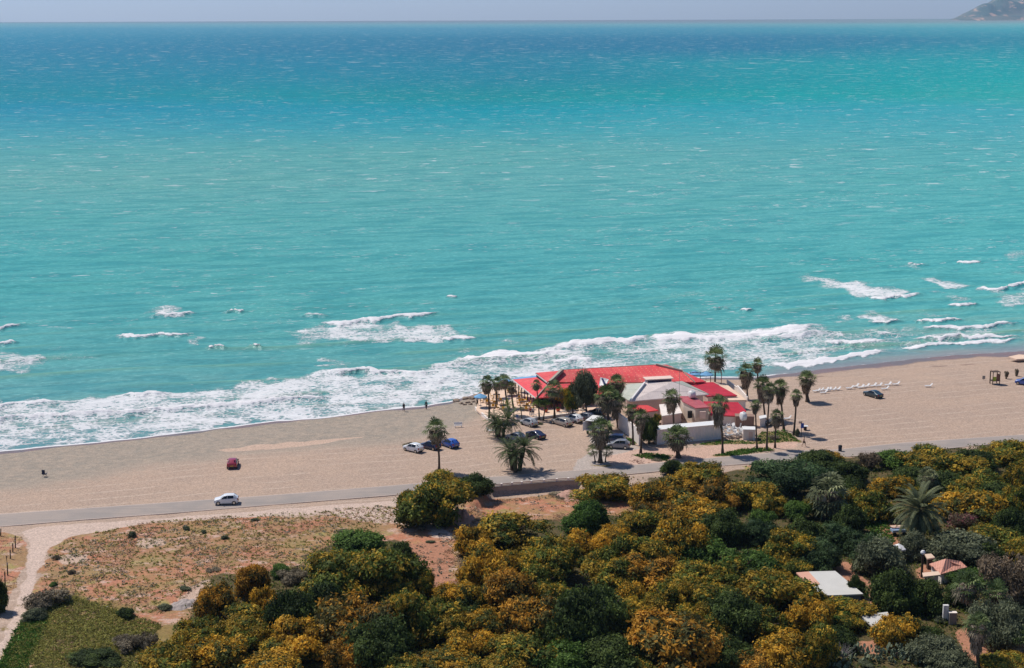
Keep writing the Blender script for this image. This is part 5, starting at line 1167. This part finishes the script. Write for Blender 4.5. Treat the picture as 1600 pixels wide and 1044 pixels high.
for i, (u, v) in enumerate(HS):
    o = dup(lg0); o['group'] = 'discarded loungers in the heap'; h = max(0, 1.05 - abs(u - 2.2) * .3) * (.35 + .25 * v)
    o.location = hp + Vector((-2.0 + u * .85 + r_.uniform(-.3, .3), -.6 + v * .85 + r_.uniform(-.2, .2), .06 + h * .8 + .45 * (v > 0))); o.rotation_euler = (r_.uniform(-.9, .9) * (.4 + .2 * v), r_.uniform(-.9, .9) * (.4 + .2 * v), r_.uniform(0, 6.28))
    o['label'] = 'white lounger on the heap, %s in its %s layer' % (['first from the left', 'second from the left', 'third from the left', 'third from the right', 'second from the right', 'first from the right'][u], ['front', 'second', 'third', 'rear'][v])
r = thing('beach_bench', 'white bench standing alone on the pebbles', 'bench', gat(716, 668), R(5)); b = MB(); b.box((0, 0, .45), (1.5, .45, .07)); b.build('seat', WPLAST, r); b = MB(); b.box((0, .24, .75), (1.5, .06, .4)); b.build('backrest', WPLAST, r)
for x in (-.6, .6): b = MB(); b.box((x, 0, .21), (.1, .4, .42)); b.build('leg', WPLAST, r)
# beach tower, its sign, the pale sheet
tw = thing('beach_tower', 'brown wooden beach tower with a green-yellow panel and a pole', 'tower', at(1554, 600), R(10)); 
for x in (-.75, .75):
    for y in (-.6, .6): b = MB(); b.bar((x, y, -.1), (x, y, 2.6), .12); b.build('post', WOODD, tw)
b = MB(); b.box((0, 0, .75), (1.7, 1.4, .1)); b.build('platform', WOODD, tw); b = MB(); b.box((.4, -.62, 1.4), (.8, .06, 1.3)); b.build('side_panel', RUST, tw); b = MB(); b.box((.78, 0, 1.4), (.06, 1.2, 1.3)); b.build('side_panel', RUST, tw)
b = MB(); b.box((-.4, -.63, 1.2), (.7, .06, .9)); b.build('banner', plain('lime_banner', (.35, .42, .04), .6, .3, 6.0), tw); b = MB(); b.tube([(-.95, 0, 0), (-.95, 0, 3.1)], .04, 6); b.build('pole', WOODD, tw); b = MB(); b.box((0, 0, 2.62), (1.7, 1.4, .06)); b.build('roof', WOODD, tw)
r = thing('beach_notice', 'small grey notice board left of the beach tower', 'sign', at(1537, 593.5)); b = MB(); b.box((0, 0, .5), (.6, .05, .7)); b.build('panel', STEEL, r); b = MB(); b.bar((0, 0.03, -.1), (0, .03, .3), .06); b.build('post', STEEL, r)
b = MB(); b.slab([p + Vector((0, 0, .25)) for p in A((1576, 559, 1.2), (1592, 555.5, 1.2), (1612, 557, 1.2), (1606, 562, 1.2), (1588, 563, 1.2))], .3); tag(b.build('pale_sheet', CREAM), 'pale cream sheet spread on the sand at the right edge', 'sheet')
r = thing('camping_chair', 'dark folding camping chair alone on the left-hand pebbles', 'chair', gat(70, 745), R(160)); b = MB(); b.box((0, 0, .45), (.6, .55, .05)); b.build('seat', plain('navy_canvas', (.02, .025, .06), .8), r); b = MB(); b.box((0, .3, .85), (.6, .05, .8)); b.build('backrest', plain('navy_canvas', (0, 0, 0)), r)
for x in (-.28, .28): b = MB(); b.bar((x, -.28, 0), (x, .28, .62), .04); b.bar((x, .28, 0), (x, -.28, .62), .04); b.build('leg', STEEL, r); 
for x in (-.36, .36): b = MB(); b.box((x, 0, .64), (.1, .6, .05)); b.build('armrest', plain('navy_canvas', (0, 0, 0)), r)
# shore rocks
ROCK = plain('shore_rock', lin(150, 132, 116), .9, .4, 1.2); r_ = random.Random(21)
RW = ['farthest out in the foam', 'second from the foam end', 'beside the white breaking wave', 'flat and low at the waterline', 'tilted in the middle of the row', 'highest of the row', 'broad and pale', 'dark and wet', 'small, next to the broad pale one', 'touching the terrace corner', 'behind the terrace corner', 'half sunk in the pebbles', 'last towards the awning', 'lone and low towards the terrace']
for i, (x, y, w_) in enumerate([(713, 625, 13), (721, 630, 9), (727, 622, 12), (731, 629, 10), (737, 622, 13), (740, 628, 9), (744, 618, 12), (735, 633, 8), (747, 624, 9), (752, 614, 12), (758, 610, 12), (726, 633, 7), (768, 607, 11), (745, 631, 8)]):
    bm = bmesh.new(); bmesh.ops.create_icosphere(bm, subdivisions=2, radius=1.0)
    for v_ in bm.verts: v_.co *= 1 + r_.uniform(-.22, .18); v_.co.z = max(-.5, min(v_.co.z, .6 + .2 * r_.random()))
    me = bpy.data.meshes.new('shore_rock'); bm.to_mesh(me); bm.free(); me.materials.append(ROCK); o = bpy.data.objects.new('shore_rock', me); COL.objects.link(o); g = at(x, y, .3); s = ppm(g); o.location = (g.x, g.y, max(.1, gz(g) + .1)); o.rotation_euler = (r_.uniform(-.2, .2), r_.uniform(-.2, .2), r_.uniform(0, 6)); o.scale = (w_ / 2 / s, w_ / 2.4 / s, w_ / 3.2 / s); tag(o, 'shore rock left of the terrace, ' + RW[i], 'rock', 'rocks at the surf beside the terrace')
# heap of earth, rubble
def heap(name, cx, cy, w_, h_, mat, label, seed):
    g = at(cx, cy); s = ppm(g); rad = w_ / 2 / s; n = 40; xs_ = np.linspace(-1, 1, n); X_, Y_ = np.meshgrid(xs_, xs_); r0 = np.hypot(X_, Y_); Z_ = (1 - sstep(.1, 1.0, r0 + (fbm(X_ * 2 + seed, Y_ * 2, seed + 9, 3) - .5) * .9)) * (.25 + 1.3 * fbm(X_ * 4.2 + seed, Y_ * 4.2, seed, 4)) * h_ - .12
    o = gridmesh(name, X_ * rad, Y_ * rad * 1.3, Z_, mat); o.location = (g.x, g.y, gz(g)); return tag(o, label, 'heap')
EARTH = plain('pale_earth', lin(196, 150, 128), .95, .3, 1.5); heap('earth_heap', 716, 812, 50, 1.6, EARTH, 'heap of pale reddish earth right of the lone roadside bush', 3); heap('branch_heap', 888, 765, 56, .8, plain('dead_branches', lin(178, 140, 124), .95, .4, 3.0), 'heap of bleached rubble at the right end of the roadside wall', 5)
heap('rubble_heap', 284, 946, 50, .5, plain('grey_rubble', lin(160, 148, 142), .95, .5, 4.0), 'low heap of grey rubble beside the leftmost orange acacia', 8)
r_ = random.Random(4); b = MB(); 
for k in range(26): p = at(1000 + r_.uniform(-12, 18), 723 + r_.uniform(-3, 3)); a = r_.uniform(0, 3.14); dv = Vector((math.cos(a), math.sin(a), r_.uniform(0, .25))) * r_.uniform(.4, 1.1); b.tube([p + Vector((0, 0, .05)), p + dv * .5 + Vector((0, 0, .1)), p + dv + Vector((0, 0, .05))], [.03, .025, .01], 4)
tag(b.build('fallen_branches', RUST), 'scatter of reddish fallen branches beside the road', 'branches')
# fence posts on the left
for i, (x, y0, y1) in enumerate([(24, 837, 856), (20, 849, 863), (16, 859, 873), (12, 869, 899), (8, 893, 915), (1, 826, 838)]):
    g = gat(x, y1); h = (y1 - y0) / ppm(g) / .95; b = MB(); b.tube([(0, 0, -.2), (.05, 0, h * .5), (.1 + rnd.uniform(-.1, .1), 0, h)], [.09, .085, .08], 7); r = thing('fence_post', 'dark wooden fence post by the gravel track, %s' % ['second from the road', 'third from the road', 'fourth from the road', 'tallest', 'last before the dark hedge', 'first at the road edge'][i], 'post', g, 0, 'old fence posts left of the track'); b.build('post', WOODD, r); b = MB(); b.tube([(.06, 0, h * .55), (.065, 0, h * .65)], .1, 7); b.build('wire_tie', STEEL, r)
# ---- garden buildings on the right
def hut(name, label, cat, top, mat, wallmat, zb=G0, mats2=None, inset=.3):
    r = annex(name, label, top, mat, wallmat, zb - .2, inset); r['category'] = cat; return r
MET = plain('pale_metal_roof', lin(202, 198, 190), .5, .10, .7); TANR = plain('tan_roof_sheet', lin(212, 160, 136), .7, .14, .5); TILE = ribbed('terracotta_tiles', lin(206, 146, 124), lin(196, 132, 110), R(20), .5, .15)
r = hut('roofed_shed', 'shed with a white metal roof and tan left end in the thicket', 'shed', [(1264, 893, 3.4), (1305, 892, 3.4), (1349, 928, 2.9), (1302, 930, 2.9), (1268, 930, 2.9)], MET, plain('blue_grey_wall', (.16, .19, .22), .8, .2))
roof('roof_end', [(1244, 894.5, 3.41), (1263.5, 893, 3.41), (1281, 912, 3.2), (1268, 918, 3.1)], TANR, r)
r = hut('lean_to', 'lean-to with a weathered pale panel roof and a blue sheet', 'lean-to', [(1345, 961, 2.9), (1387, 956, 2.9), (1395, 977, 2.6), (1363, 979, 2.6)], MET, WOODD); b = MB(); b.slab(A((1340, 968, 2.6), (1351, 966, 2.6), (1352, 972, 2.5), (1342, 973, 2.5)), .05); b.build('blue_sheet', BLUE, r)
r = hut('garden_house', 'garden house with a terracotta hipped roof', 'house', [(1452, 881, 3.3), (1470, 897, 3.0), (1511, 886, 3.0), (1501, 877, 3.3), (1478, 873, 4.1)], TILE, WALLW)
hut('side_porch', 'small flat pale roof beside the terracotta roof', 'porch', [(1441, 895, 3.6), (1466, 892.5, 3.6), (1470, 898, 3.5), (1443, 901, 3.5)], CREAM, WALLP)
hut('garden_shelter', 'small pale roofed shelter behind the terracotta roof', 'shelter', [(1445, 866, 3.4), (1455, 865, 3.4), (1461, 871, 3.2), (1449, 873, 3.2)], CREAM, WOODD)
hut('far_shed', 'pale tilted roof shed at the right edge beyond the pinkish tree', 'shed', [(1547, 872, 3.6), (1560, 869.5, 3.6), (1572, 878, 3.3), (1554, 879.5, 3.3)], CREAM, BROWNC)
umbrella(1403, 876, G0, WPLAST, 1.1, 2.4, 'white parasol in the garden left of the terracotta roof', 'white garden parasol')
r = thing('garden_lamp', 'garden lamp post with a pale globe left of the terracotta roof', 'lamp', at(1440, 902)); b = MB(); b.tube([(0, 0, 0), (0, 0, 3.2)], .16, 8); b.build('post', WOODD, r); b = MB(); b.lathe((0, 0, 3.2), [(.1, 0), (.3, .15), (.34, .35), (.2, .58), (.02, .64)], 12); b.build('globe', WPLAST, r)
r = thing('gate_pillar', 'white gate pillar with a grey block in the garden', 'pillar', at(1482, 975)); b = MB(); b.box((-.3, .5, 1.15), (.65, .4, 2.3)); b.build('post', WHITE, r); b = MB(); b.box((.45, 0, .75), (.9, .5, 1.5)); b.build('block', CONC, r); b = MB(); b.box((.45, 0, 1.53), (1.0, .6, .08)); b.build('cap', WALLW, r)
def wchair(x, y, rz, lab):
    r = thing('garden_chair', lab, 'chair', at(x, y), rz, 'white garden chairs'); b = MB(); b.box((0, 0, .45), (.6, .55, .06)); b.build('seat', WPLAST, r); b = MB(); b.box((0, .3, .8), (.6, .06, .7)); b.build('backrest', WPLAST, r)
    for x_ in (-.26, .26):
        for y_ in (-.22, .22): b = MB(); b.bar((x_, y_, 0), (x_, y_, .44), .06); b.build('leg', WPLAST, r)
wchair(1467, 957, 2.0, 'white garden chair left of the white gate pillar'); wchair(1474, 966, 1.2, 'white garden chair against the foot of the gate pillar')
r = thing('garden_cart', 'pale blue cart under the big date palm', 'cart', at(1403, 836), R(8)); b = MB(); b.box((0, 0, .75), (2.0, 1.1, .35)); b.build('tray', plain('pale_blue_paint', (.30, .40, .55), .5, .2), r); b = MB(); b.box((0, .3, 1.25), (2.0, .5, .06)); b.build('top', CREAM, r)
for x in (-.7, .7): b = MB(); b.tube([(x, -.55, .3), (x, -.47, .3)], .3, 12); b.build('wheel', BLACK, r)
b = MB(); [b.bar((x, y, .9), (x, y, 1.25), .05) for x in (-.9, .9) for y in (.1, .5)]; b.build('upright', STEEL, r)
o = bpy.data.objects.new('flower_bush', crowns('B')[0]); COL.objects.link(o); o.location = at(1468, 870); o.scale = (1.0, 1.0, 1.1); tag(o, 'small pink flowering bush behind the terracotta roof', 'bush')
# ================================================================== cars and people
def paint(name, col): return plain(name, col, .35, .05, 2.0, .5, coat=.7)
CGL = plain('car_glass', (.012, .015, .02), .06, .05, 1.0, .6); LAMPR = plain('tail_lamp_red', (.30, .01, .01), .2); LAMPW = plain('head_lamp_clear', (.6, .6, .6), .15); PLATE = plain('number_plate_yellow', (.6, .45, .05), .5); TRIM = plain('black_trim', (.02, .02, .022), .5)
STY = dict(  # x from front to back; (x, z_bottom, z_belt, z_top, half width belt, half width top)
    hatch=[(-1.85, .35, .62, .66, .70, .62), (-1.72, .25, .74, .80, .80, .70), (-.95, .22, .90, .98, .83, .74), (-.30, .22, .94, 1.40, .84, .62), (.20, .22, .96, 1.48, .84, .62), (1.20, .22, .98, 1.46, .84, .60), (1.62, .25, .98, 1.12, .82, .66), (1.82, .32, .70, .98, .76, .68)],
    wagon=[(-2.25, .35, .62, .66, .74, .66), (-2.1, .25, .76, .82, .85, .74), (-1.15, .22, .92, .99, .88, .78), (-.45, .22, .96, 1.42, .89, .66), (.2, .22, .98, 1.50, .89, .66), (1.75, .22, 1.0, 1.46, .88, .64), (2.12, .25, 1.0, 1.1, .86, .70), (2.28, .34, .72, .98, .80, .72)],
    sedan=[(-2.2, .35, .60, .64, .72, .64), (-2.05, .25, .72, .80, .84, .72), (-1.0, .22, .88, .96, .87, .76), (-.25, .22, .92, 1.36, .88, .64), (.25, .22, .94, 1.42, .88, .64), (.95, .22, .95, 1.36, .88, .63), (1.55, .22, .95, 1.02, .87, .74), (2.05, .26, .90, .98, .84, .74), (2.2, .36, .66, .90, .78, .70)],
    suv=[(-2.1, .42, .75, .80, .76, .68), (-1.95, .32, .92, .98, .88, .78), (-1.1, .30, 1.05, 1.12, .91, .80), (-.55, .30, 1.10, 1.62, .92, .70), (.1, .30, 1.12, 1.72, .92, .70), (1.65, .30, 1.14, 1.68, .91, .68), (1.95, .34, 1.14, 1.24, .89, .74), (2.1, .42, .82, 1.12, .84, .76)])
ROOFI = dict(hatch=(2, 3, 5, 6), wagon=(2, 3, 5, 6), sedan=(2, 3, 5, 6), suv=(2, 3, 5, 6))
def car(style, mat, label, px, py, yaw, lift=0.0, sc=1.0, group='cars parked by the beach restaurant'):
    st = STY[style]; r = thing('parked_car', label, 'car', (0, 0, 0), 0, group)
    V = []; F = []
    for x, zb, zt, zr, wb, wt in st: V += [(x, -wb * .96, zb), (x, -wb, (zb + zt) * .5), (x, -wb * .985, zt), (x, -wt, zr), (x, -wt * .55, zr + .03), (x, wt * .55, zr + .03), (x, wt, zr), (x, wb * .985, zt), (x, wb, (zb + zt) * .5), (x, wb * .96, zb)]
    n = 10
    for i in range(len(st) - 1):
        for k in range(n): a, b_ = i * n + k, i * n + (k + 1) % n; F.append((a, b_, b_ + n, a + n))
    F += [tuple(reversed(range(n))), tuple(range((len(st) - 1) * n, len(st) * n))]
    body = mesh('body', V, [tuple(reversed(f)) for f in F], mat, r, True); bv = body.modifiers.new('edge', 'BEVEL'); bv.width = .035; bv.segments = 2; bv.limit_method = 'ANGLE'; bv.angle_limit = R(25)
    i0, i1, i2, i3 = ROOFI[style]
    def S_(i, f=0): return st[i]
    def glass(name, q):
        q = [Vector(p) for p in q]; c = sum(q, Vector()) / len(q); nn = (q[1] - q[0]).cross(q[2] - q[0]).normalized()
        if nn.dot(c - Vector((0, 0, .8))) < 0: nn = -nn
        q = [c + (p - c) * .90 for p in q]; b = MB(); b.add([p + nn * .02 for p in q] + [p - nn * .03 for p in q], [tuple(range(len(q))), tuple(reversed(range(len(q), 2 * len(q))))] + [(i, len(q) + i, len(q) + (i + 1) % len(q), (i + 1) % len(q)) for i in range(len(q))]); return b.build(name, CGL, r)
    A_, B_ = st[i0], st[i1]; glass('windscreen', [(A_[0] + .05, -A_[4] * .88, A_[3] + .03), (A_[0] + .05, A_[4] * .88, A_[3] + .03), (B_[0], B_[5] * .98, B_[3]), (B_[0], -B_[5] * .98, B_[3])])
    C_, D_ = st[i2], st[i3]; glass('rear_window', [(C_[0], -C_[5] * .96, C_[3]), (C_[0], C_[5] * .96, C_[3]), (D_[0], D_[5] * .98, D_[3]), (D_[0], -D_[5] * .98, D_[3])])
    for sg in (-1, 1):
        for k in range(i1, i2):
            p, q = st[k], st[k + 1]; glass('side_window', [(p[0], sg * p[4], p[2] + .02), (q[0], sg * q[4], q[2] + .02), (q[0], sg * q[5] * 1.01, q[3] - .04), (p[0], sg * p[5] * 1.01, p[3] - .04)])
        p, q = st[i1], st[i0]; glass('side_window', [(p[0], sg * p[4], p[2] + .02), (p[0], sg * p[5] * 1.01, p[3] - .04), (p[0] - (p[0] - q[0]) * .75, sg * p[4], p[2] + .02)])
    rw_ = .31 if style != 'suv' else .36; xf, xr = st[1][0] + .52, st[-1][0] - .62
    for x in (xf, xr):
        for sg in (-1, 1):
            wy = sg * (st[3][4] - .06); b = MB(); b.tube([(x, wy - .1, rw_), (x, wy - .09, rw_), (x, wy + .09, rw_), (x, wy + .1, rw_)], [rw_ * .9, rw_, rw_, rw_ * .9], 16); wo = b.build('wheel', BLACK, r); b = MB(); b.tube([(x, wy - sg * .02, rw_), (x, wy + sg * .11, rw_)], rw_ * .62, 12); b.build('rim', CHROME, wo)
    f_, l_ = st[1], st[-1]
    for sg in (-1, 1):
        b = MB(); b.box((f_[0] - .03, sg * f_[4] * .78, f_[2] - .06), (.16, .3, .14)); b.build('headlight', LAMPW, r); b = MB(); b.box((l_[0] - .03, sg * l_[4] * .90, l_[2] + .12), (.14, .16, .3)); b.build('tail_light', LAMPR, r); b = MB(); b.box((st[i1][0] - .45, sg * (st[i1][4] + .09), st[i1][2] + .06), (.12, .16, .12)); b.build('wing_mirror', mat, r)
    b = MB(); b.box((l_[0] + .01, 0, .60), (.05, .5, .12)); b.build('number_plate', PLATE, r); b = MB(); b.box((l_[0] - .06, 0, .38), (.16, 1.5, .12)); b.box((st[0][0] + .06, 0, .42), (.14, 1.3, .14)); b.build('bumper', TRIM, r)
    g = gat(px, py); r.location = (g.x, g.y, g.z + lift + .02); r.rotation_euler = (0, 0, R(yaw)); r.scale = (sc,) * 3; return r
PW = paint('white_car_paint', (.78, .78, .78)); PS = paint('silver_car_paint', (.40, .41, .42)); PG = paint('grey_car_paint', (.22, .23, .26)); PN = paint('navy_car_paint', (.012, .018, .06)); PB = paint('blue_car_paint', (.03, .10, .42)); PD = paint('dark_blue_car_paint', (.012, .03, .10)); PR = paint('crimson_car_paint', (.32, .012, .05)); PK = paint('dark_car_paint', (.03, .033, .04)); PT = paint('teal_dark_car_paint', (.02, .05, .07)); PBR = paint('champagne_car_paint', (.42, .38, .33))
# yaw: 0 puts the nose to the left of the picture, 90 towards the viewer, -90 towards the sea
car('hatch', PW, 'white hatchback driving along the coast road', 354, 788, 6, .12, 1.0, 'cars out on the road and sand')
car('hatch', PR, 'crimson car on the pebble beach seen from behind', 364, 729, -86, 0, 1.0, 'cars out on the road and sand')
car('hatch', PW, 'white hatchback parked at the left end by the dry tuft', 646, 705, -38, 0, 1.0)
car('hatch', PD, 'dark blue hatchback half hidden by the lone palm stem', 673, 701, -36)
car('hatch', PB, 'bright blue hatchback right of the lone palm stem', 703, 698, -50)
car('hatch', PS, 'silver-roofed hatchback behind the roadside feather palm', 806, 688, -40)
car('sedan', PN, 'navy blue car alone in the middle of the car park', 837, 684, -52, 0, .95)
car('hatch', PS, 'silver hatchback parked below the blue parking sign', 827, 665, -52)
car('wagon', PBR, 'champagne estate car facing the terrace', 878, 664, -50, 0, .98)
car('hatch', PW, 'white hatchback between the estate car and the dark car', 897, 659, -48)
car('hatch', PG, 'dark grey car between the white hatchback and the white van', 914, 656, -40)
car('suv', PD, 'dark blue car parked by the stout palm, the farther of two', 960, 692, -18, 0, .95)
car('hatch', PG, 'slate grey car parked before the dark blue one', 967, 700, -14, 0, 1.05)
car('sedan', PT, 'dark blue saloon alone on the right-hand sand', 1364, 620, -58, 0, .95, 'cars out on the road and sand')
car('hatch', PB, 'blue car cut by the right edge of the picture', 1601, 601, -30, 0, 1.0, 'cars out on the road and sand')
car('hatch', PK, 'dark car in the shade under the tall feathery tree', 932, 650, -30)
car('hatch', PK, 'dark car behind the white hut under the palms', 1209, 664, 5, 0, .9)
# white van with its rear doors open
vn = thing('box_van', 'white box van with its rear open between the cars and stout palm', 'van', gat(928, 676), R(-112)); b = MB(); b.box((-.1, 0, .85), (4.0, 1.95, .16)); b.box((-.1, -.95, 1.75), (4.0, .06, 1.7)); b.box((-.1, .95, 1.75), (4.0, .06, 1.7)); b.box((-2.05, 0, 1.75), (.08, 1.94, 1.7)); b.box((-.1, 0, 2.63), (4.06, 2.0, .08)); b.build('cargo_box', WHITE, vn)
b = MB(); b.box((-2.75, 0, 1.15), (1.2, 1.8, 1.1)); b.box((-2.6, 0, 1.9), (.9, 1.7, .5)); b.build('cab', WHITE, vn); b = MB(); b.box((-3.06, 0, 1.9), (.06, 1.5, .4)); b.build('windscreen', CGL, vn)
for sg in (-1, 1): b = MB(); b.box((1.92 + .42, sg * 1.05, 1.75), (.9, .05, 1.66), sg * R(12)); b.build('rear_door', WHITE, vn)
for x in (-2.5, 1.1):
    for sg in (-1, 1): b = MB(); b.tube([(x, sg * .8 - .12, .38), (x, sg * .8 + .12, .38)], .38, 14); wo = b.build('wheel', BLACK, vn); b = MB(); b.tube([(x, sg * .8, .38), (x, sg * .94, .38)], .2, 10); b.build('rim', CHROME, wo)
# people: one skinned body each, with clothes and hair
SKIN = plain('skin', (.46, .26, .18), .6, .06); HAIR = plain('dark_hair', (.025, .018, .014), .7, .2)
def cloth(name, col): return plain(name, col, .9, .15, 6.0)
def skin_chain(verts, edges, rad, name, mat, parent, sub=1, root=0):
    me = bpy.data.meshes.new(name); me.from_pydata(verts, edges, []); o = bpy.data.objects.new(name, me); COL.objects.link(o); o.parent = parent; me.materials.append(mat)
    m = o.modifiers.new('skin', 'SKIN'); m.use_smooth_shade = True
    for i, v_ in enumerate(me.skin_vertices[0].data): v_.radius = rad[i] if isinstance(rad[i], tuple) else (rad[i], rad[i]); v_.use_root = i == root
    s_ = o.modifiers.new('smooth', 'SUBSURF'); s_.levels = sub; s_.render_levels = sub; return o
def person(label, px, py, yaw, top, legs, skin_top=False, stride=.12, arm=.12, z=None, shorts=False, hat=False):
    g = gat(px, py) if z is None else at(px, py, z); r = thing('person', label, 'person', g, R(yaw)); s = stride
    V = [(0, 0, .95), (0, .01, 1.15), (0, 0, 1.38), (0, 0, 1.50), (0, -.02, 1.56), (0, -.03, 1.70)]; E = [(0, 1), (1, 2), (2, 3), (3, 4), (4, 5)]; Rr = [(.15, .11), (.13, .10), (.17, .11), (.06, .06), (.07, .075), (.075, .09)]
    for sg in (-1, 1):
        k = len(V); V += [(sg * .10, 0, .90), (sg * .11, -sg * s * .6 - .02, .50), (sg * .11, -sg * s + .08 * (sg * s < 0), .09), (sg * .12, -sg * s - .13, .04)]; E += [(0, k), (k, k + 1), (k + 1, k + 2), (k + 2, k + 3)]; Rr += [(.095, .095), (.062, .065), (.042, .042), (.035, .03)]
        k = len(V); V += [(sg * .19, 0, 1.42), (sg * .24, sg * arm * .5 + .02, 1.14), (sg * .25, sg * arm - .06, .90), (sg * .25, sg * arm - .09, .82)]; E += [(2, k), (k, k + 1), (k + 1, k + 2), (k + 2, k + 3)]; Rr += [.055, .042, .032, (.028, .04)]
        w_ = k + 3; y0 = sg * arm - .09
        for j, (fy, L) in enumerate([(-.03, .075), (-.01, .085), (.01, .08), (.028, .065)]):
            k2 = len(V); V += [(sg * .25, y0 + fy, .78), (sg * .245, y0 + fy - .012, .78 - L)]; E += [(w_, k2), (k2, k2 + 1)]; Rr += [.009, .008]
        k2 = len(V); V += [(sg * .235, y0 - .055, .80), (sg * .23, y0 - .07, .76)]; E += [(w_, k2), (k2, k2 + 1)]; Rr += [.011, .009]
    skin_chain(V, E, Rr, 'body', SKIN, r)
    if not skin_top:
        Vt = [(0, .005, .98), (0, .01, 1.16), (0, 0, 1.38), (0, 0, 1.47)]; Et = [(0, 1), (1, 2), (2, 3)]; Rt = [(.165, .125), (.15, .12), (.19, .13), (.09, .08)]
        for sg in (-1, 1): k = len(Vt); Vt += [(sg * .20, 0, 1.42), (sg * .245, sg * arm * .5 + .02, 1.14), (sg * .255, sg * arm - .05, .93)]; Et += [(2, k), (k, k + 1), (k + 1, k + 2)]; Rt += [.07, .056, .045]
        skin_chain(Vt, Et, Rt, 'jacket', top, r)
    Vl = [(0, 0, .97)]; El = []; Rl = [(.165, .125)]
    for sg in (-1, 1):
        k = len(Vl); Vl += [(sg * .10, 0, .90), (sg * .11, -sg * s * .6 - .02, .52)] + ([] if shorts else [(sg * .11, -sg * s + .08 * (sg * s < 0), .12)]); El += [(0, k), (k, k + 1)] + ([] if shorts else [(k + 1, k + 2)]); Rl += [(.11, .11), (.09, .09) if shorts else (.075, .078)] + ([] if shorts else [(.06, .06)])
    skin_chain(Vl, El, Rl, 'shorts' if shorts else 'trousers', legs, r)
    b = MB(); b.lathe((0, .0, 1.63), [(.088, 0), (.10, .07), (.09, .15), (.05, .195), (.005, .205)], 12); b.build('hat' if hat else 'hair', HAIR if not hat else cloth('pale_hat', (.5, .45, .4)), r, True); return r
NAVYC = cloth('navy_cloth', (.012, .014, .03)); BLKC = cloth('black_cloth', (.012, .012, .013)); WHC = cloth('white_cloth', (.6, .58, .56)); REDC = cloth('red_cloth', (.35, .05, .05)); JEAN = cloth('denim', (.05, .08, .16))
person('person in dark clothes standing at the waterline, left of two', 631, 643, 30, NAVYC, BLKC, stride=.1, hat=True)
person('person in dark clothes standing at the waterline, right of two', 666, 640, -20, BLKC, BLKC, stride=.08)
person('shirtless person in dark shorts jogging by the road', 1256, 698, 60, NAVYC, BLKC, True, .30, .30, shorts=True)
person('person in a red top walking on the terrace, left of the couple', 829, 650, 10, REDC, JEAN, stride=.18, z=G0 + .1)
person('person in a pale top walking on the terrace, right of the couple', 833, 650, 10, WHC, JEAN, stride=.18, z=G0 + .1)
person('person in a white top at the left corner of the terrace', 746, 633, 80, WHC, BLKC, stride=.1, z=G0 + .1)
